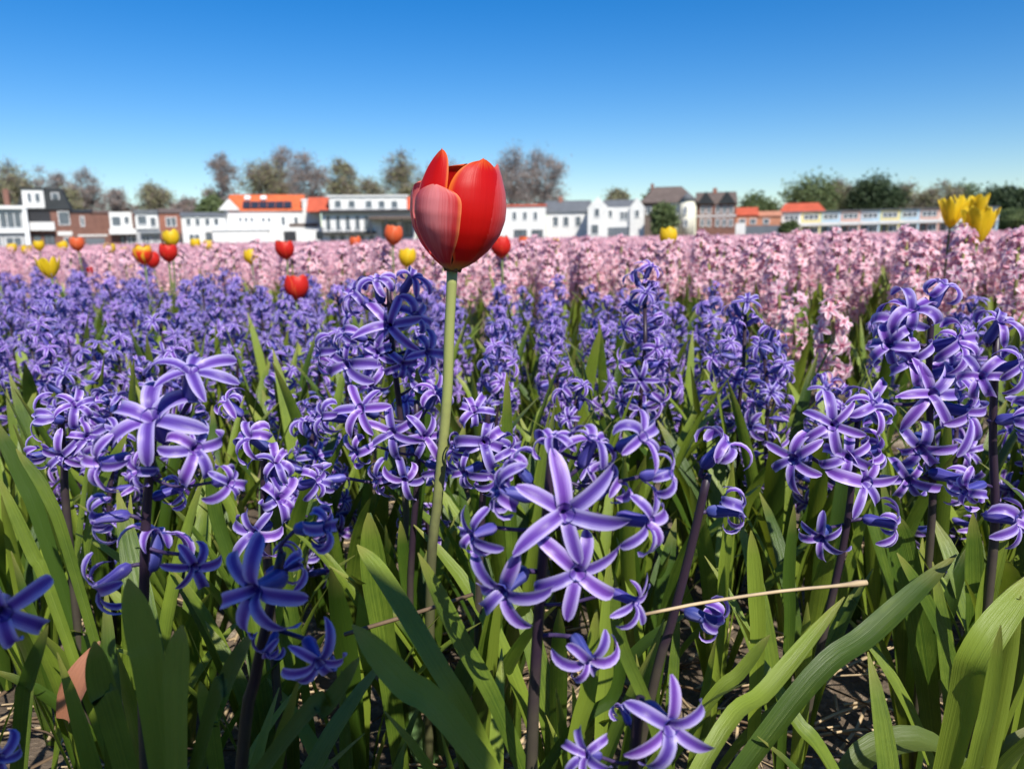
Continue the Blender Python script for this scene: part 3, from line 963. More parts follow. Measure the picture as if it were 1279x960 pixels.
def main_tulip():
    Y = .48
    foot = P(565, 339, Y)
    base = Vector((P(528, 900, Y).x, Y + .02, 0))
    root = thing('tulip', 'tall red tulip with pink-streaked outer petals rising above the violet hyacinths', 'tulip', base)
    pts = catmull([Vector((0, 0, -.006)), P(538, 720, Y) - base, P(547, 620, Y) - base, P(558, 500, Y) - base, P(561, 420, Y) - base, foot - base + Vector((0, 0, .001))], 24)
    mb = MB()
    mb.tube(pts, [.0033] * 20 + [.0032, .0032, .0032, .0033, .0034], 10)
    ob('stem', mb.mesh('stem', [M['tulip_stem']]), root)
    px = Y / FPX * 1.01
    rad, ht = 54.5 * px, 134 * px
    fl = Matrix.Translation(foot - base) @ Matrix.Rotation(R(7.0), 4, 'Y')
    specs = [(-25, .73, 33, .085, 0, 'red_out', 6.0, .05, .6), (88, .985, 46, .06, -.06, 'red_mid', 4.5, .03, .6), (-118, .78, 50, .06, 0, 'red_out', 4.0, .03, .6),
             (40, .995, 51, .03, -.04, 'red_in', 3.6, .03, .55), (-35, 1.045, 23, .02, -.03, 'red_in', 4.2, .02, .5), (172, .985, 78, -.01, -.02, 'red_in', 4.5, .03, .6)]
    for i, (az, h, half, off, fla, m, tq, bu, wd) in enumerate(specs):
        me = tulip_petal(az, h, half, rad, ht, off, fla, M[m], 26, 16, tq, bu, wav=.010, seed=i, widest=wd)
        ob('petal', me, root, fl)
    # pistil and stamens inside the cup
    mb = MB()
    mb.tube([(0, 0, 0), (0, 0, ht * .3)], [.004, .003], 6)
    for k in range(6):
        a = k * PI / 3
        mb.tube([(.004 * math.cos(a), .004 * math.sin(a), 0), (.009 * math.cos(a), .009 * math.sin(a), ht * .26)], [.0012, .0018], 5)
    ob('pistil', mb.mesh('pistil', [M['straw_dark']]), root, fl)
    for (pp, w, fc) in [([(500, 860), (470, 720), (462, 640)], 44, (.3, .2, 1)), ([(560, 900), (600, 800), (610, 720)], 42, (-.4, .3, 1))]:
        g = leaf_geo(catmull([Vector((0, 0, -.004))] + [P(x, y, Y + .02) - base for x, y in pp], 14), w * px, toward(*fc), cup=.5, widest=.45, tipq=1.8)
        ob('leaf', mesh('leaf', *g[:2], [M['tulip_leaf']], g[2]), root)
main_tulip()

TPET = {}
def tulip(px, py, size, colour, label, group, Y=None, open_=0.0, headw=.046, seed=0, n=6):
    """px, py: centre of the head; its distance comes from the usual width of a tulip head"""
    rr = random.Random(seed)
    Y = Y or FPX * headw / size
    c = P(px, py, Y)
    hw = size * Y / FPX
    ht = hw * (1.15 if not open_ else 1.05)
    base = Vector((c.x + rr.uniform(-.02, .02), Y + .01, 0))
    root = thing('tulip', label, 'tulip', base, group)
    foot = c - base - Vector((0, 0, ht * .5))
    mb = MB()
    mb.tube(catmull([Vector((0, 0, -.005)), foot * .5 + Vector((rr.uniform(-.006, .006), 0, 0)), foot + Vector((0, 0, .002))], 6), .0025, 6)
    ob('stem', mb.mesh('stem', [M['far_stem']]), root)
    fl = Matrix.Translation(foot) @ Matrix.Rotation(rr.uniform(-.12, .12), 4, 'X') @ Matrix.Rotation(rr.uniform(-.15, .15), 4, 'Y')
    for k in range(n):
        me = tulip_petal(k * 360 / n + rr.uniform(-8, 8), rr.uniform(.9, 1.03), 52 if not open_ else rr.uniform(26, 36), hw / 2 / (1.02 + open_ * .8), ht, .05 * (k % 2), open_ * rr.uniform(.6, 1.3), M[colour], 9, 5, 2.6 if not open_ else 1.9, .05, wav=.02 if not open_ else .07, seed=seed * 10 + k)
        ob('petal', me, root, fl)
    for k in range(2):
        a = rr.uniform(0, 6.28)
        ob('leaf', rr.choice(PLEAVES), root, Matrix.Rotation(a, 4, 'Z') @ Matrix.Scale(.85, 4))
    return root
FARY = 'tulips scattered through the pink band'
for i, (x, y, s, c, lab) in enumerate([
    (180, 318, 22, 'flame_far', 'red tulip with yellow rim, tallest of a trio before the brick house'),
    (191, 325, 18, 'red_far', 'small red tulip tucked under the yellow-rimmed one'),
    (210, 316, 21, 'red_far', 'upright red tulip beside a yellow tulip before the brick house'),
    (215, 298, 19, 'yellow_far', 'yellow tulip rising just above a red tulip before the brick house'),
    (107, 340, 15, 'red_far', 'small red tulip at the edge of the violet bed near a wide yellow one'),
    (97, 305, 16, 'orange_far', 'salmon tulip before the dark garage'),
    (358, 312, 22, 'red_far', 'red tulip before the white garage with the dark opening'),
    (369, 359, 29, 'red_far', 'red tulip standing low among the violet hyacinths'),
    (490, 294, 22, 'orange_far', 'orange tulip before the dark pergola'),
    (627, 309, 24, 'red_far', 'red tulip half hidden behind the tall red tulip'),
    (655, 303, 14, 'orange_far', 'small orange-red tulip just right of the tall red tulip'),
    (445, 303, 14, 'orange_far', 'small orange tulip left of the pergola')]):
    tulip(x, y, s, c, lab, FARY, seed=i + 1)
for i, (x, y, s) in enumerate([(314, 321, 17), (507, 322, 21), (692, 306, 16), (835, 296, 21), (165, 338, 14), (15, 310, 11), (33, 313, 12), (49, 307, 12), (79, 308, 12), (136, 311, 13), (245, 305, 12), (259, 307, 12), (155, 315, 11)]):
    tulip(x, y, s, 'yellow_far', 'single yellow tulip dotted in the pink band away from other tulips', 'single yellow tulips in the pink band', seed=40 + i)
tulip(63, 334, 27, 'yellow_far', 'wide open yellow tulip at the edge of the violet bed', FARY, open_=.5, seed=70)
tulip(1188, 266, 36, 'yellow_far', 'yellow frilled tulip, leftmost of the clump over the pink hyacinths', 'frilled yellow tulips in a clump', Y=1.62, open_=1.0, n=9, seed=71)
tulip(1214, 263, 38, 'yellow_far', 'yellow frilled tulip, highest of the clump over the pink hyacinths', 'frilled yellow tulips in a clump', Y=1.70, open_=.9, n=9, seed=72)
tulip(1222, 283, 46, 'yellow_far', 'yellow frilled tulip, lowest and widest of the clump over the pink hyacinths', 'frilled yellow tulips in a clump', Y=1.56, open_=1.1, n=9, seed=73)

# ------------------------------------------------------------------ litter on the soil
def straw_litter():
    mb = MB()
    r2 = random.Random(9)
    for i in range(3800):
        y = .18 + 2.0 * r2.random() ** 1.7
        x = r2.uniform(-1, 1) * (.22 + y * .75)
        L = r2.uniform(.02, .09)
        w = r2.uniform(.0006, .0018)
        a = r2.uniform(0, 6.28)
        z0 = r2.uniform(.0, .014)
        b = r2.uniform(-.25, .25)
        t = Vector((math.cos(a), math.sin(a), r2.uniform(-.12, .16)))
        t2 = Vector((math.cos(a + b), math.sin(a + b), r2.uniform(-.2, .12)))
        p0 = Vector((x, y, z0 + .002))
        p1 = p0 + t * L * .5
        p2 = p1 + t2 * L * .5
        mb.tube([p0, p1, p2], w, 3, 0 if r2.random() < .6 else 1, False)
    o = ob('straw_litter', mb.mesh('straw_litter', [M['straw'], M['straw_dark']]))
    o['kind'] = 'stuff'
    o['label'] = 'dry straw litter strewn over the sandy soil'
    o['category'] = 'straw'
straw_litter()
mb = MB()
sp_ = catmull([P(800, 768, .325), P(880, 752, .33), P(975, 738, .335), P(1048, 731, .335), P(1083, 727, .335)], 10)
mb.tube(sp_, [.0008] * 8 + [.0011, .0016, .0012], 6)
thing('straw_stalk', 'long dry straw stalk lying slanted across the hyacinth leaves', 'straw', group=None, data=mb.mesh('straw_stalk', [M['straw']]))
mb = MB()
mb.tube(catmull([P(430, 792, .36), P(520, 765, .38), P(590, 742, .40)], 8), .0011, 6)
thing('straw_stalk', 'thin brown straw stalk behind the slanting leaves under the tulip', 'straw', data=mb.mesh('straw_stalk', [M['straw_dark']]))
g = leaf_geo(catmull([P(85, 900, .36), P(105, 850, .36), P(125, 800, .37)], 8), .020, toward(-.3, .4, .8), cup=.7, widest=.4, tipq=1.8)
thing('dry_leaf', 'curled reddish-brown dry leaf behind the broad green leaves', 'leaf', data=mesh('dry_leaf', *g[:2], [M['dry_leaf']], g[2]))
g = leaf_geo(catmull([P(1040, 985, .37), P(1085, 938, .38), P(1150, 925, .385), P(1215, 950, .39), P(1300, 900, .40)], 14), .019, toward(.1, .8, .5), cup=.6, widest=.4, tipq=1.8, fold=.3)
thing('wilted_leaf', 'broad pale-edged wilted leaf lying on the straw and sand', 'leaf', data=mesh('wilted_leaf', *g[:2], [M['wilt_leaf']], g[2]))

# ------------------------------------------------------------------ the photographer, squatting behind the camera; only the shadow shows
def photographer():
    m, n, l, p = newmat('photographer_clothes')
    tc = n.new('ShaderNodeTexCoord')
    sx = n.new('ShaderNodeSeparateXYZ')
    l.new(tc.outputs['Object'], sx.inputs[0])
    hd = mth(n, l, 'GREATER_THAN', sx.outputs[2], .735)
    hn = mth(n, l, 'GREATER_THAN', sx.outputs[1], .47)
    lg = mth(n, l, 'LESS_THAN', sx.outputs[2], .30)
    c = mixrgb(n, l, lg, (.03, .04, .07), (.06, .08, .14))
    c = mixrgb(n, l, mth(n, l, 'MAXIMUM', hd, hn), c, (.55, .34, .25))
    l.new(c, p.inputs['Base Color'])
    p.inputs['Roughness'].default_value = .8
    base = Vector((.14, -.53, 0))
    root = thing('person', 'person in dark clothes squatting and holding up a phone over the flowers', 'person', base)
    V, E, RD = [], [], []
    def pt(x, y, z, r, par=None):
        V.append((x, y, z)); RD.append(r)
        if par is not None:
            E.append((par, len(V) - 1))
        return len(V) - 1
    pel = pt(0, 0, .24, .14)
    wst = pt(0, .06, .38, .125, pel)
    chs = pt(0, .14, .59, .15, wst)
    nk0 = pt(0, .19, .69, .08, chs)
    nk = pt(0, .215, .72, .055, nk0)
    hd0 = pt(0, .25, .765, .075, nk)
    hd1 = pt(0, .265, .81, .088, hd0)
    hd2 = pt(0, .27, .855, .06, hd1)
    for sd in (-1, 1):
        sh = pt(sd * .17, .16, .66, .075, chs)
        el = pt(sd * .24, .28, .44, .046, sh)
        wr = pt(sd * .08 - .11, .47, .335, .028, el)
        pa = pt(sd * .055 - .125, .50, .345, .026, wr)
        for q in range(4):
            k1 = pt(sd * .052 - .132, .515, .36 + q * .013, .0095, pa)
            k2 = pt(sd * .030 - .136, .523, .362 + q * .013, .008, k1)
        th = pt(sd * .038 - .132, .495, .372, .0105, pa)
        pt(sd * .022 - .136, .498, .385, .009, th)
        hp = pt(sd * .11, .03, .22, .095, pel)
        kn = pt(sd * .19, .36, .34, .066, hp)
        ak = pt(sd * .15, .14, .07, .045, kn)
        hl = pt(sd * .15, .10, .03, .04, ak)
        pt(sd * .16, .27, .028, .034, ak)
    me = bpy.data.meshes.new('body')
    me.from_pydata(V, E, [])
    me.materials.append(m)
    o = ob('body', me, root)
    o.modifiers.new('skin', 'SKIN')
    for i, r in enumerate(RD):
        me.skin_vertices[0].data[i].radius = (r, r)
    me.skin_vertices[0].data[0].use_root = True
    o.modifiers.new('sub', 'SUBSURF').levels = 2
    o.modifiers['sub'].render_levels = 2
    mb = MB()
    rings = [(.0, .030), (.02, .075), (.05, .098), (.085, .104), (.12, .098), (.15, .08)]
    mb.tube([(0, .262 - .012 * (z > .03), .90 - z) for z, r in rings], [r for z, r in rings], 14)
    ob('hair', mb.mesh('hair', [plain('dark_hair', (.04, .028, .02), .6, .3, 60)]), root)
    mb = MB()
    mb.box(-.108, -.030, -.002, .006, -.072, .072)
    ph = thing('phone', 'black phone held upright in both hands over the flowers', 'phone', (.07, -.022, .372), data=mb.mesh('phone', [plain('phone_black', (.015, .015, .017), .25, .1, 20)], False))
    lens = MB()
    lens.tube([(-.07, .006, .018), (-.07, .009, .018)], .007, 12)
    ob('camera_lens', lens.mesh('camera_lens', [M['dark_glass']]), ph)
M['dark_glass'] = plain('dark_glass', (.02, .02, .025), .05, .1, 10, .6)
photographer()

# ------------------------------------------------------------------ houses
def wallmat(name, col, var=.08):
    M[name] = plain(name, col, .85, var, 1.2)
wallmat('white_wall', (.70, .69, .66)); wallmat('cream_wall', (.74, .70, .56)); wallmat('brick_brown', (.20, .10, .075), .2)
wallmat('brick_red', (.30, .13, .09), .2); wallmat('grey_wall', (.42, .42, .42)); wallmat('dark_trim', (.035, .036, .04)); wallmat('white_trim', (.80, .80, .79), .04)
wallmat('black_roof', (.030, .034, .036), .2); wallmat('orange_roof', (.58, .13, .045), .2); wallmat('grey_roof', (.13, .14, .15), .2); wallmat('brown_roof', (.13, .10, .085), .2)
wallmat('red_roof', (.50, .10, .05), .2); wallmat('solar', (.02, .025, .045)); wallmat('garage_grey', (.14, .16, .18))
wallmat('pastel_blue', (.36, .52, .62)); wallmat('pastel_yellow', (.70, .58, .22)); wallmat('pastel_salmon', (.62, .33, .25)); wallmat('orange_brick', (.50, .22, .13), .2)
M['pane'] = plain('window_pane', (.10, .12, .14), .12, .3, 1.0, .6)

class House:
    def __init__(s, name, label, D, x0, x1, cat='house'):
        s.D = D
        c = P((x0 + x1) / 2, 300, D)
        s.base = Vector((c.x, D, 0))
        s.root = thing(name, label, cat, s.base)
        s.th = math.atan2(-c.x, D) * .85          # the row curves along the street
        s.root.rotation_euler.z = s.th
    def X(s, px):
        return (P(px, 295, s.D).x - s.base.x) * math.cos(s.th)
    def Z(s, px, py):
        return P(px, py, s.D).z
    def block(s, name, mat, x0, x1, ytop, ybot=None, d0=0, d1=8, parent=None):
        """box between pixel columns; d0, d1 = metres behind the front"""
        z1 = s.Z((x0 + x1) / 2, ytop)
        z0 = -.05 if ybot is None else s.Z((x0 + x1) / 2, ybot)
        mb = MB()
        mb.box(s.X(x0), s.X(x1), d0, d1, max(z0, -.05), z1)
        return ob(name, mb.mesh(name, [M[mat]], False), parent or s.root)
    def window(s, x0, x1, y0, y1, d=0.0, frame='white_trim', bars=1, name='window'):
        xm = (x0 + x1) / 2
        X0, X1, Z0, Z1 = s.X(x0), s.X(x1), s.Z(xm, y1), s.Z(xm, y0)
        t = .09
        mb = MB()
        mb.box(X0, X1, d - .10, d + .02, Z0, Z0 + t); mb.box(X0, X1, d - .10, d + .02, Z1 - t, Z1)
        xs = [X0] + [X0 + (X1 - X0) * (i + 1) / (bars + 1) - t / 2 for i in range(bars)] + [X1 - t]
        for x in xs:
            mb.box(x, x + t, d - .095, d + .02, Z0 + t, Z1 - t)
        w = ob(name, mb.mesh(name, [M[frame]], False), s.root)
        for a, b in zip(xs, xs[1:]):
            m2 = MB()
            m2.box(a + t, b, d - .04, d - .012, Z0 + t, Z1 - t)
            ob('pane', m2.mesh('pane', [M['pane']], False), w)
    def prism(s, name, mat, x0, x1, yeave, yridge, d0, d1, axis='x', over=.3, hip=0.0, parent=None):
        """pitched roof; axis = direction of the ridge"""
        xm = (x0 + x1) / 2
        X0, X1, Z0, Z1 = s.X(x0), s.X(x1), s.Z(xm, yeave), s.Z(xm, yridge)
        if axis == 'x':
            ym = (d0 + d1) / 2
            v = [(X0 - over, d0 - over, Z0), (X1 + over, d0 - over, Z0), (X1 + over, d1 + over, Z0), (X0 - over, d1 + over, Z0), (X0 - over + hip, ym, Z1), (X1 + over - hip, ym, Z1)]
            f = [(0, 1, 5, 4), (2, 3, 4, 5), (3, 0, 4), (1, 2, 5), (3, 2, 1, 0)]
        else:
            xc = (X0 + X1) / 2
            v = [(X0 - over, d0 - over, Z0), (X1 + over, d0 - over, Z0), (X1 + over, d1 + over, Z0), (X0 - over, d1 + over, Z0), (xc, d0 - over + hip, Z1), (xc, d1 + over, Z1)]
            f = [(0, 4, 5, 3), (1, 2, 5, 4), (0, 1, 4), (2, 3, 5), (3, 2, 1, 0)]
        return ob(name, mesh(name, v, f, [M[mat]], None, None, False), parent or s.root)
    def gable(s, mat, x0, x1, yeave, yridge, d0, d1):
        xm = (x0 + x1) / 2
        X0, X1, Z0, Z1 = s.X(x0), s.X(x1), s.Z(xm, yeave), s.Z(xm, yridge)
        xc = (X0 + X1) / 2
        v = [(X0, d0, Z0), (X1, d0, Z0), (xc, d0, Z1), (X0, d1, Z0), (X1, d1, Z0), (xc, d1, Z1)]
        ob('gable_wall', mesh('gable_wall', v, [(0, 1, 2), (5, 4, 3), (0, 2, 5, 3), (1, 4, 5, 2), (0, 3, 4, 1)], [M[mat]], None, None, False), s.root)
    def mansard(s, mat, x0, x1, ybot, ytop, ins, d0, d1):
        xm = (x0 + x1) / 2
        X0, X1, Z0, Z1 = s.X(x0), s.X(x1), s.Z(xm, ybot), s.Z(xm, ytop)
        v = [(X0, d0, Z0), (X1, d0, Z0), (X1, d1, Z0), (X0, d1, Z0), (X0 + ins, d0 + ins, Z1), (X1 - ins, d0 + ins, Z1), (X1 - ins, d1 - ins, Z1), (X0 + ins, d1 - ins, Z1)]
        f = [(0, 1, 5, 4), (1, 2, 6, 5), (2, 3, 7, 6), (3, 0, 4, 7), (4, 5, 6, 7), (3, 2, 1, 0)]
        return ob('roof', mesh('roof', v, f, [M[mat]], None, None, False), s.root)

def houses():
    h = House('flat_roofed_house', 'flat-roofed house with wide white-framed glazing beside the black mansard house', 112, -30, 36)
    h.block('wall', 'grey_wall', -30, 36, 259.5)
    h.block('fascia', 'white_trim', -32, 37, 257, 261, -.6, 8.2)
    h.block('corner_post', 'white_trim', 31, 36.5, 261, None, -.5, 0)
    h.window(-28, 0, 264, 285, bars=2); h.window(2, 29, 264, 285, bars=2)
    h.block('balcony_rail', 'white_trim', -30, 31, 286, 291, -.5, -.3)
    h.window(-26, 1, 296, 309, bars=1, name='door'); h.window(6, 26, 296, 309, bars=1, name='door')
    h.block('chimney', 'brick_brown', 8, 15, 234, 258, 3, 4.2)

    h = House('mansard_house', 'dark brick house with black mansard roof and white dormer', 116, 30, 91)
    h.block('wall', 'brick_brown', 38, 91, 262)
    h.mansard('black_roof', 26, 92, 262, 234, 1.1, -.3, 9)
    d = h.block('dormer', 'white_wall', 35.5, 61, 237, 260, -.25, 3)
    h.block('dormer_roof', 'black_roof', 34.5, 62, 235, 237, -.4, 3.2)
    h.window(41, 47, 241, 253, -.26, bars=0); h.window(50, 57, 241, 253, -.26, bars=0)
    h.window(69.5, 79, 240, 251, .3, bars=0)
    h.block('recess_shade', 'dark_trim', 38.5, 66, 263, 278, -.05, .5)  # flat dark slab, no hollow: its colour stands for shade behind the balcony
    h.block('balcony', 'white_wall', 38, 70, 277.5, 288, -.9, -.06)
    h.window(75, 89, 263.5, 281, bars=0); h.block('sill_band', 'white_wall', 72, 90, 289, 294, -.1, 0)
    h.window(42, 52, 293, 309, bars=0, frame='dark_trim', name='door'); h.window(55, 68, 293, 309, bars=1, frame='dark_trim')
    h.window(79, 89, 296, 306, bars=0)

    h = House('brick_house', 'plain brown brick house with dark eaves and a grey garage door', 118, 92, 140)
    h.block('wall', 'brick_brown', 92, 140, 265)
    h.prism('roof', 'black_roof', 92, 116, 265.5, 260.5, 0, 7, 'x', .2)
    h.prism('roof', 'brown_roof', 117, 140, 266, 262, 0, 7, 'x', .2)
    h.block('garage_door', 'garage_grey', 107, 130, 297, None, -.08, 0)
    h.block('lintel', 'white_wall', 98, 134, 293, 295, -.06, 0)
    h.window(103, 108, 270, 283, bars=0)

    h = House('brick_house', 'brick house with a white-framed bay and white balcony band', 115, 139, 171)
    h.block('wall', 'brick_brown', 139, 171, 266)
    h.block('bay', 'white_wall', 140, 167, 265, 286, -.5, 0)
    h.window(142, 154, 270, 283, -.51, bars=0); h.window(157, 164, 270, 280, -.51, bars=0)
    h.block('balcony', 'white_wall', 138.5, 175, 286, 292.5, -1.1, -.52)
    h.window(150, 156, 294, 309, bars=0, frame='dark_trim', name='door'); h.window(158, 169, 295, 308, bars=1)

    h = House('white_bay_house', 'narrow house with plain white upper storey over grey ground floor windows', 115, 171, 200)
    h.block('wall', 'grey_wall', 171, 200, 263)
    h.block('upper_storey', 'white_wall', 172, 199, 267, 286, -.3, 0)
    h.block('roof', 'grey_roof', 170, 200, 262, 267, -.5, 8)
    h.window(174, 186, 269, 281, -.31, bars=0); h.window(189, 197, 271, 283, -.31, bars=0)
    h.block('canopy', 'garage_grey', 176, 203, 290, 292, -.9, 0)
    h.window(177, 187, 294, 308, bars=1); h.window(190, 198, 294, 308, bars=1)

    h = House('brick_house', 'small brick house with one white window and a low dark roof', 117, 200, 229)
    h.block('wall', 'brick_red', 200, 229, 266)
    h.prism('roof', 'brown_roof', 200, 229, 266, 259, 0, 7, 'x', .2)
    h.window(209, 222, 271, 283, bars=1); h.window(204, 216, 293, 307, bars=1); h.window(219, 226, 292, 309, bars=0, name='door', frame='dark_trim')

    h = House('white_house', 'low white house with grey roof between the brick house and the red-roofed house', 113, 229, 283)
    h.block('wall', 'white_wall', 229, 283, 270)
    h.prism('roof', 'grey_roof', 229, 283, 270, 264, 0, 7, 'x', .25)
    for a in (234, 245, 257, 268):
        h.window(a, a + 7, 272, 282, bars=0)
    h.window(236, 250, 292, 305, bars=1); h.window(257, 264, 290, 308, bars=0, frame='dark_trim', name='door')

    h = House('red_roofed_house', 'large white house with bright orange roof, solar panels and low white annex', 118, 282, 386)
    h.block('wall', 'white_wall', 284, 384, 263)
    h.prism('roof', 'orange_roof', 290, 382, 263.5, 241, -.1, 9, 'x', .2)
    h.gable('white_wall', 277, 303, 263, 249, -.4, 3)
    sol = []
    zc = h.Z(330, 257)
    def onroof(x0, x1, t0, t1, nm, mt, thick):
        X0, X1 = h.X(x0), h.X(x1)
        ze, zr = h.Z(336, 263.5), h.Z(336, 241)
        y0, y1 = -.3, 4.45
        pts = [(X0, y0 + (y1 - y0) * t0, ze + (zr - ze) * t0), (X1, y0 + (y1 - y0) * t0, ze + (zr - ze) * t0), (X1, y0 + (y1 - y0) * t1, ze + (zr - ze) * t1), (X0, y0 + (y1 - y0) * t1, ze + (zr - ze) * t1)]
        v = [(x, y - .05, z + .05) for x, y, z in pts] + [(x, y - .05 - thick, z + .05 + thick) for x, y, z in pts]
        f = [(0, 3, 2, 1), (4, 5, 6, 7), (0, 1, 5, 4), (1, 2, 6, 5), (2, 3, 7, 6), (3, 0, 4, 7)]
        ob(nm, mesh(nm, v, f, [M[mt]], None, None, False), h.root)
    for k in range(6):
        onroof(306 + k * 10.2, 315.6 + k * 10.2, .12, .52, 'solar_panel', 'solar', .08)
    onroof(308, 315, .60, .80, 'skylight', 'white_trim', .25); onroof(328, 335, .60, .80, 'skylight', 'white_trim', .25)
    for a in (300, 307, 314, 328, 335):
        h.window(a, a + 5, 271, 278, bars=0)
    h.window(352, 358, 270, 282, bars=0); h.window(368, 374, 270, 282, bars=0)
    h.block('tower', 'white_wall', 380, 402, 250, None, -.3, 6); h.block('tower_roof', 'white_trim', 379, 403, 248, 250, -.4, 6.2)
    h.window(387, 394, 254, 262, -.31, bars=0)
    h.block('annex', 'white_wall', 271, 337, 288, None, -4, -.02); h.block('annex_roof', 'white_trim', 270, 338, 286.5, 288, -4.2, -.02)
    h.block('garage', 'white_wall', 337, 412, 284, None, -2.5, -.03)
    h.block('opening_shade', 'dark_trim', 355, 370, 289, 301, -2.56, -2.5)  # solid dark panel on the wall, painting the shade inside an open garage
    h.block('trellis', 'brown_roof', 362, 398, 279, 283.6, -2.4, -1.2)
    h.window(394, 404, 288, 300, -2.51, bars=0)

    h = House('dormer_house', 'white house with long white dormer row, dark eaves and a dark pergola', 116, 386, 520)
    h.block('wall', 'white_wall', 404, 520, 264)
    h.prism('roof', 'red_roof', 386, 520, 263.6, 244, .3, 9, 'x', .1)
    h.block('dormer', 'white_wall', 414, 510, 245.5, 262, 0.05, 4)
    h.block('dormer_roof', 'white_trim', 412, 512, 243.8, 245.5, -.2, 4.2)
    for a in (420, 437, 458, 474, 490):
        h.window(a, a + 9, 250, 260, .04, bars=0)
    h.block('eaves', 'dark_trim', 402, 522, 262, 265.5, -.9, 0)
    for a in (408, 420, 432, 444, 455):
        h.window(a, a + 7, 269, 288, bars=0)
    h.block('balcony_floor', 'dark_trim', 404, 470, 289.5, 292, -1.4, -.01)
    for k in range(12):
        h.block('baluster', 'dark_trim', 406 + k * 5.4, 406.8 + k * 5.4, 284, 289.5, -1.35, -1.28)
    h.block('pergola_roof', 'brown_roof', 462, 523, 270, 274, -3.2, -.01)
    for a in (463, 482, 501, 520):
        h.block('pergola_post', 'dark_trim', a, a + 2, 274, None, -3.1, -2.9)
    h.window(478, 496, 277, 296, bars=1, frame='dark_trim'); h.window(502, 516, 277, 296, bars=1, frame='dark_trim')
    for a in (412, 424, 436, 448, 460):
        h.window(a, a + 8, 293, 307, bars=0, name='door')

    h = House('white_house', 'white two-storey house with a red ridge just right of the tall tulip', 117, 590, 682)
    h.block('wall', 'white_wall', 590, 682, 258)
    h.prism('roof', 'red_roof', 590, 682, 258, 254.5, 0, 7, 'x', .2)
    for a in (640, 653, 666):
        h.window(a, a + 6, 264, 275, bars=0)
    h.window(642, 658, 287, 299, bars=1, frame='dark_trim'); h.window(664, 678, 287, 299, bars=1, frame='dark_trim')
    h.window(600, 610, 264, 276, bars=0); h.window(620, 628, 264, 276, bars=0)

    h = House('grey_roofed_house', 'white cottage with a long dark grey roof', 119, 683, 737)
    h.block('wall', 'white_wall', 683, 737, 265)
    h.prism('roof', 'grey_roof', 683, 737, 265, 249, 0, 8, 'x', .3)
    h.block('chimney', 'brick_red', 698, 703, 244, 255, 3.4, 4.6)
    for a in (690, 703, 718):
        h.window(a, a + 8, 270, 283, bars=0)

    h = House('gabled_white_house', 'white house with two gables and a dark roof between them', 115, 735, 804)
    h.block('wall', 'white_wall', 736, 803, 259)
    h.prism('roof', 'grey_roof', 754, 794, 259.5, 248, .2, 8, 'x', .1)
    h.gable('white_wall', 734, 759, 259, 245.5, -.5, 7); h.block('gable_front', 'white_wall', 734, 759, 259, None, -.5, 0)
    h.gable('white_wall', 786, 804, 259, 247, -.5, 7); h.block('gable_front', 'white_wall', 786, 804, 259, None, -.5, 0)
    h.window(742, 749, 260, 271, -.51, bars=0); h.window(759, 765, 262, 272, bars=0); h.window(774, 784, 264, 275, bars=1); h.window(792, 798, 262, 272, -.51, bars=0)
    h.block('shop_front', 'garage_grey', 753, 786, 284, 296, -.2, -.01); h.window(738, 748, 280, 293, -.51, bars=0)

    h = House('villa', 'tall villa with hipped brown roof and a cream round turret', 119, 800, 869)
    h.block('wall', 'brown_roof', 802, 838, 254); h.block('wall', 'cream_wall', 836, 868, 253, None, -.2, 8)
    h.prism('roof', 'brown_roof', 801, 868, 253, 231, -.2, 9, 'x', .4, 2.4)
    h.block('chimney', 'brick_brown', 812, 816, 227, 240, 4, 5)
    X0 = (h.X(848) + h.X(866)) / 2
    r0 = (h.X(866) - h.X(848)) / 2
    mb = MB()
    mb.tube([(X0, -.4, -.05), (X0, -.4, h.Z(857, 251))], r0, 14)
    ob('turret', mb.mesh('turret', [M['cream_wall']]), h.root)
    mb = MB()
    mb.tube([(X0, -.4, h.Z(857, 251)), (X0, -.4, h.Z(857, 241))], [r0 * 1.15, .05], 14)
    ob('turret_roof', mb.mesh('turret_roof', [M['grey_roof']]), h.root)
    h.window(853, 857, 258, 268, -r0 - .42, bars=0); h.window(840, 845, 258, 270, -.21, bars=0); h.window(806, 813, 258, 268, bars=0); h.window(822, 830, 258, 268, bars=0)
    h.window(853, 858, 274, 284, -r0 - .42, bars=0)

    h = House('dark_brick_house', 'dark brick house with pointed gables and white window frames', 120, 869, 919)
    h.block('wall', 'brick_brown', 870, 918, 255)
    h.prism('roof', 'brown_roof', 870, 918, 255, 238, 0, 9, 'x', .2)
    h.gable('brick_brown', 871, 889, 255, 241, -.4, 5); h.prism('gable_roof', 'black_roof', 870, 890, 254.5, 239, -.5, 5, 'y', .1)
    h.gable('brick_brown', 897, 915, 255, 241, -.4, 5); h.prism('gable_roof', 'black_roof', 896, 916, 254.5, 239, -.5, 5, 'y', .1)
    for a in (874, 882, 893, 901, 909):
        h.window(a, a + 5.5, 257, 267, -.02, bars=0); h.window(a, a + 5.5, 273, 283, -.02, bars=0)
    h.block('string_course', 'white_trim', 870, 918, 269, 270.4, -.12, 0)
    h.block('chimney', 'brick_red', 890, 895, 233, 245, 4, 5)

    h = House('orange_brick_house', 'low orange brick house with tiled roof beside the dark brick house', 121, 918, 974)
    h.block('wall', 'orange_brick', 918, 974, 270)
    h.prism('roof', 'red_roof', 918, 945, 269, 258, 0, 8, 'x', .2); h.prism('roof', 'orange_brick', 946, 974, 270, 263, 0, 8, 'x', .2)
    h.block('hedge_wall', 'garage_grey', 930, 974, 282, None, -2.4, -2); h.block('garden_shed', 'white_wall', 918, 930, 279, None, -2.6, -1)
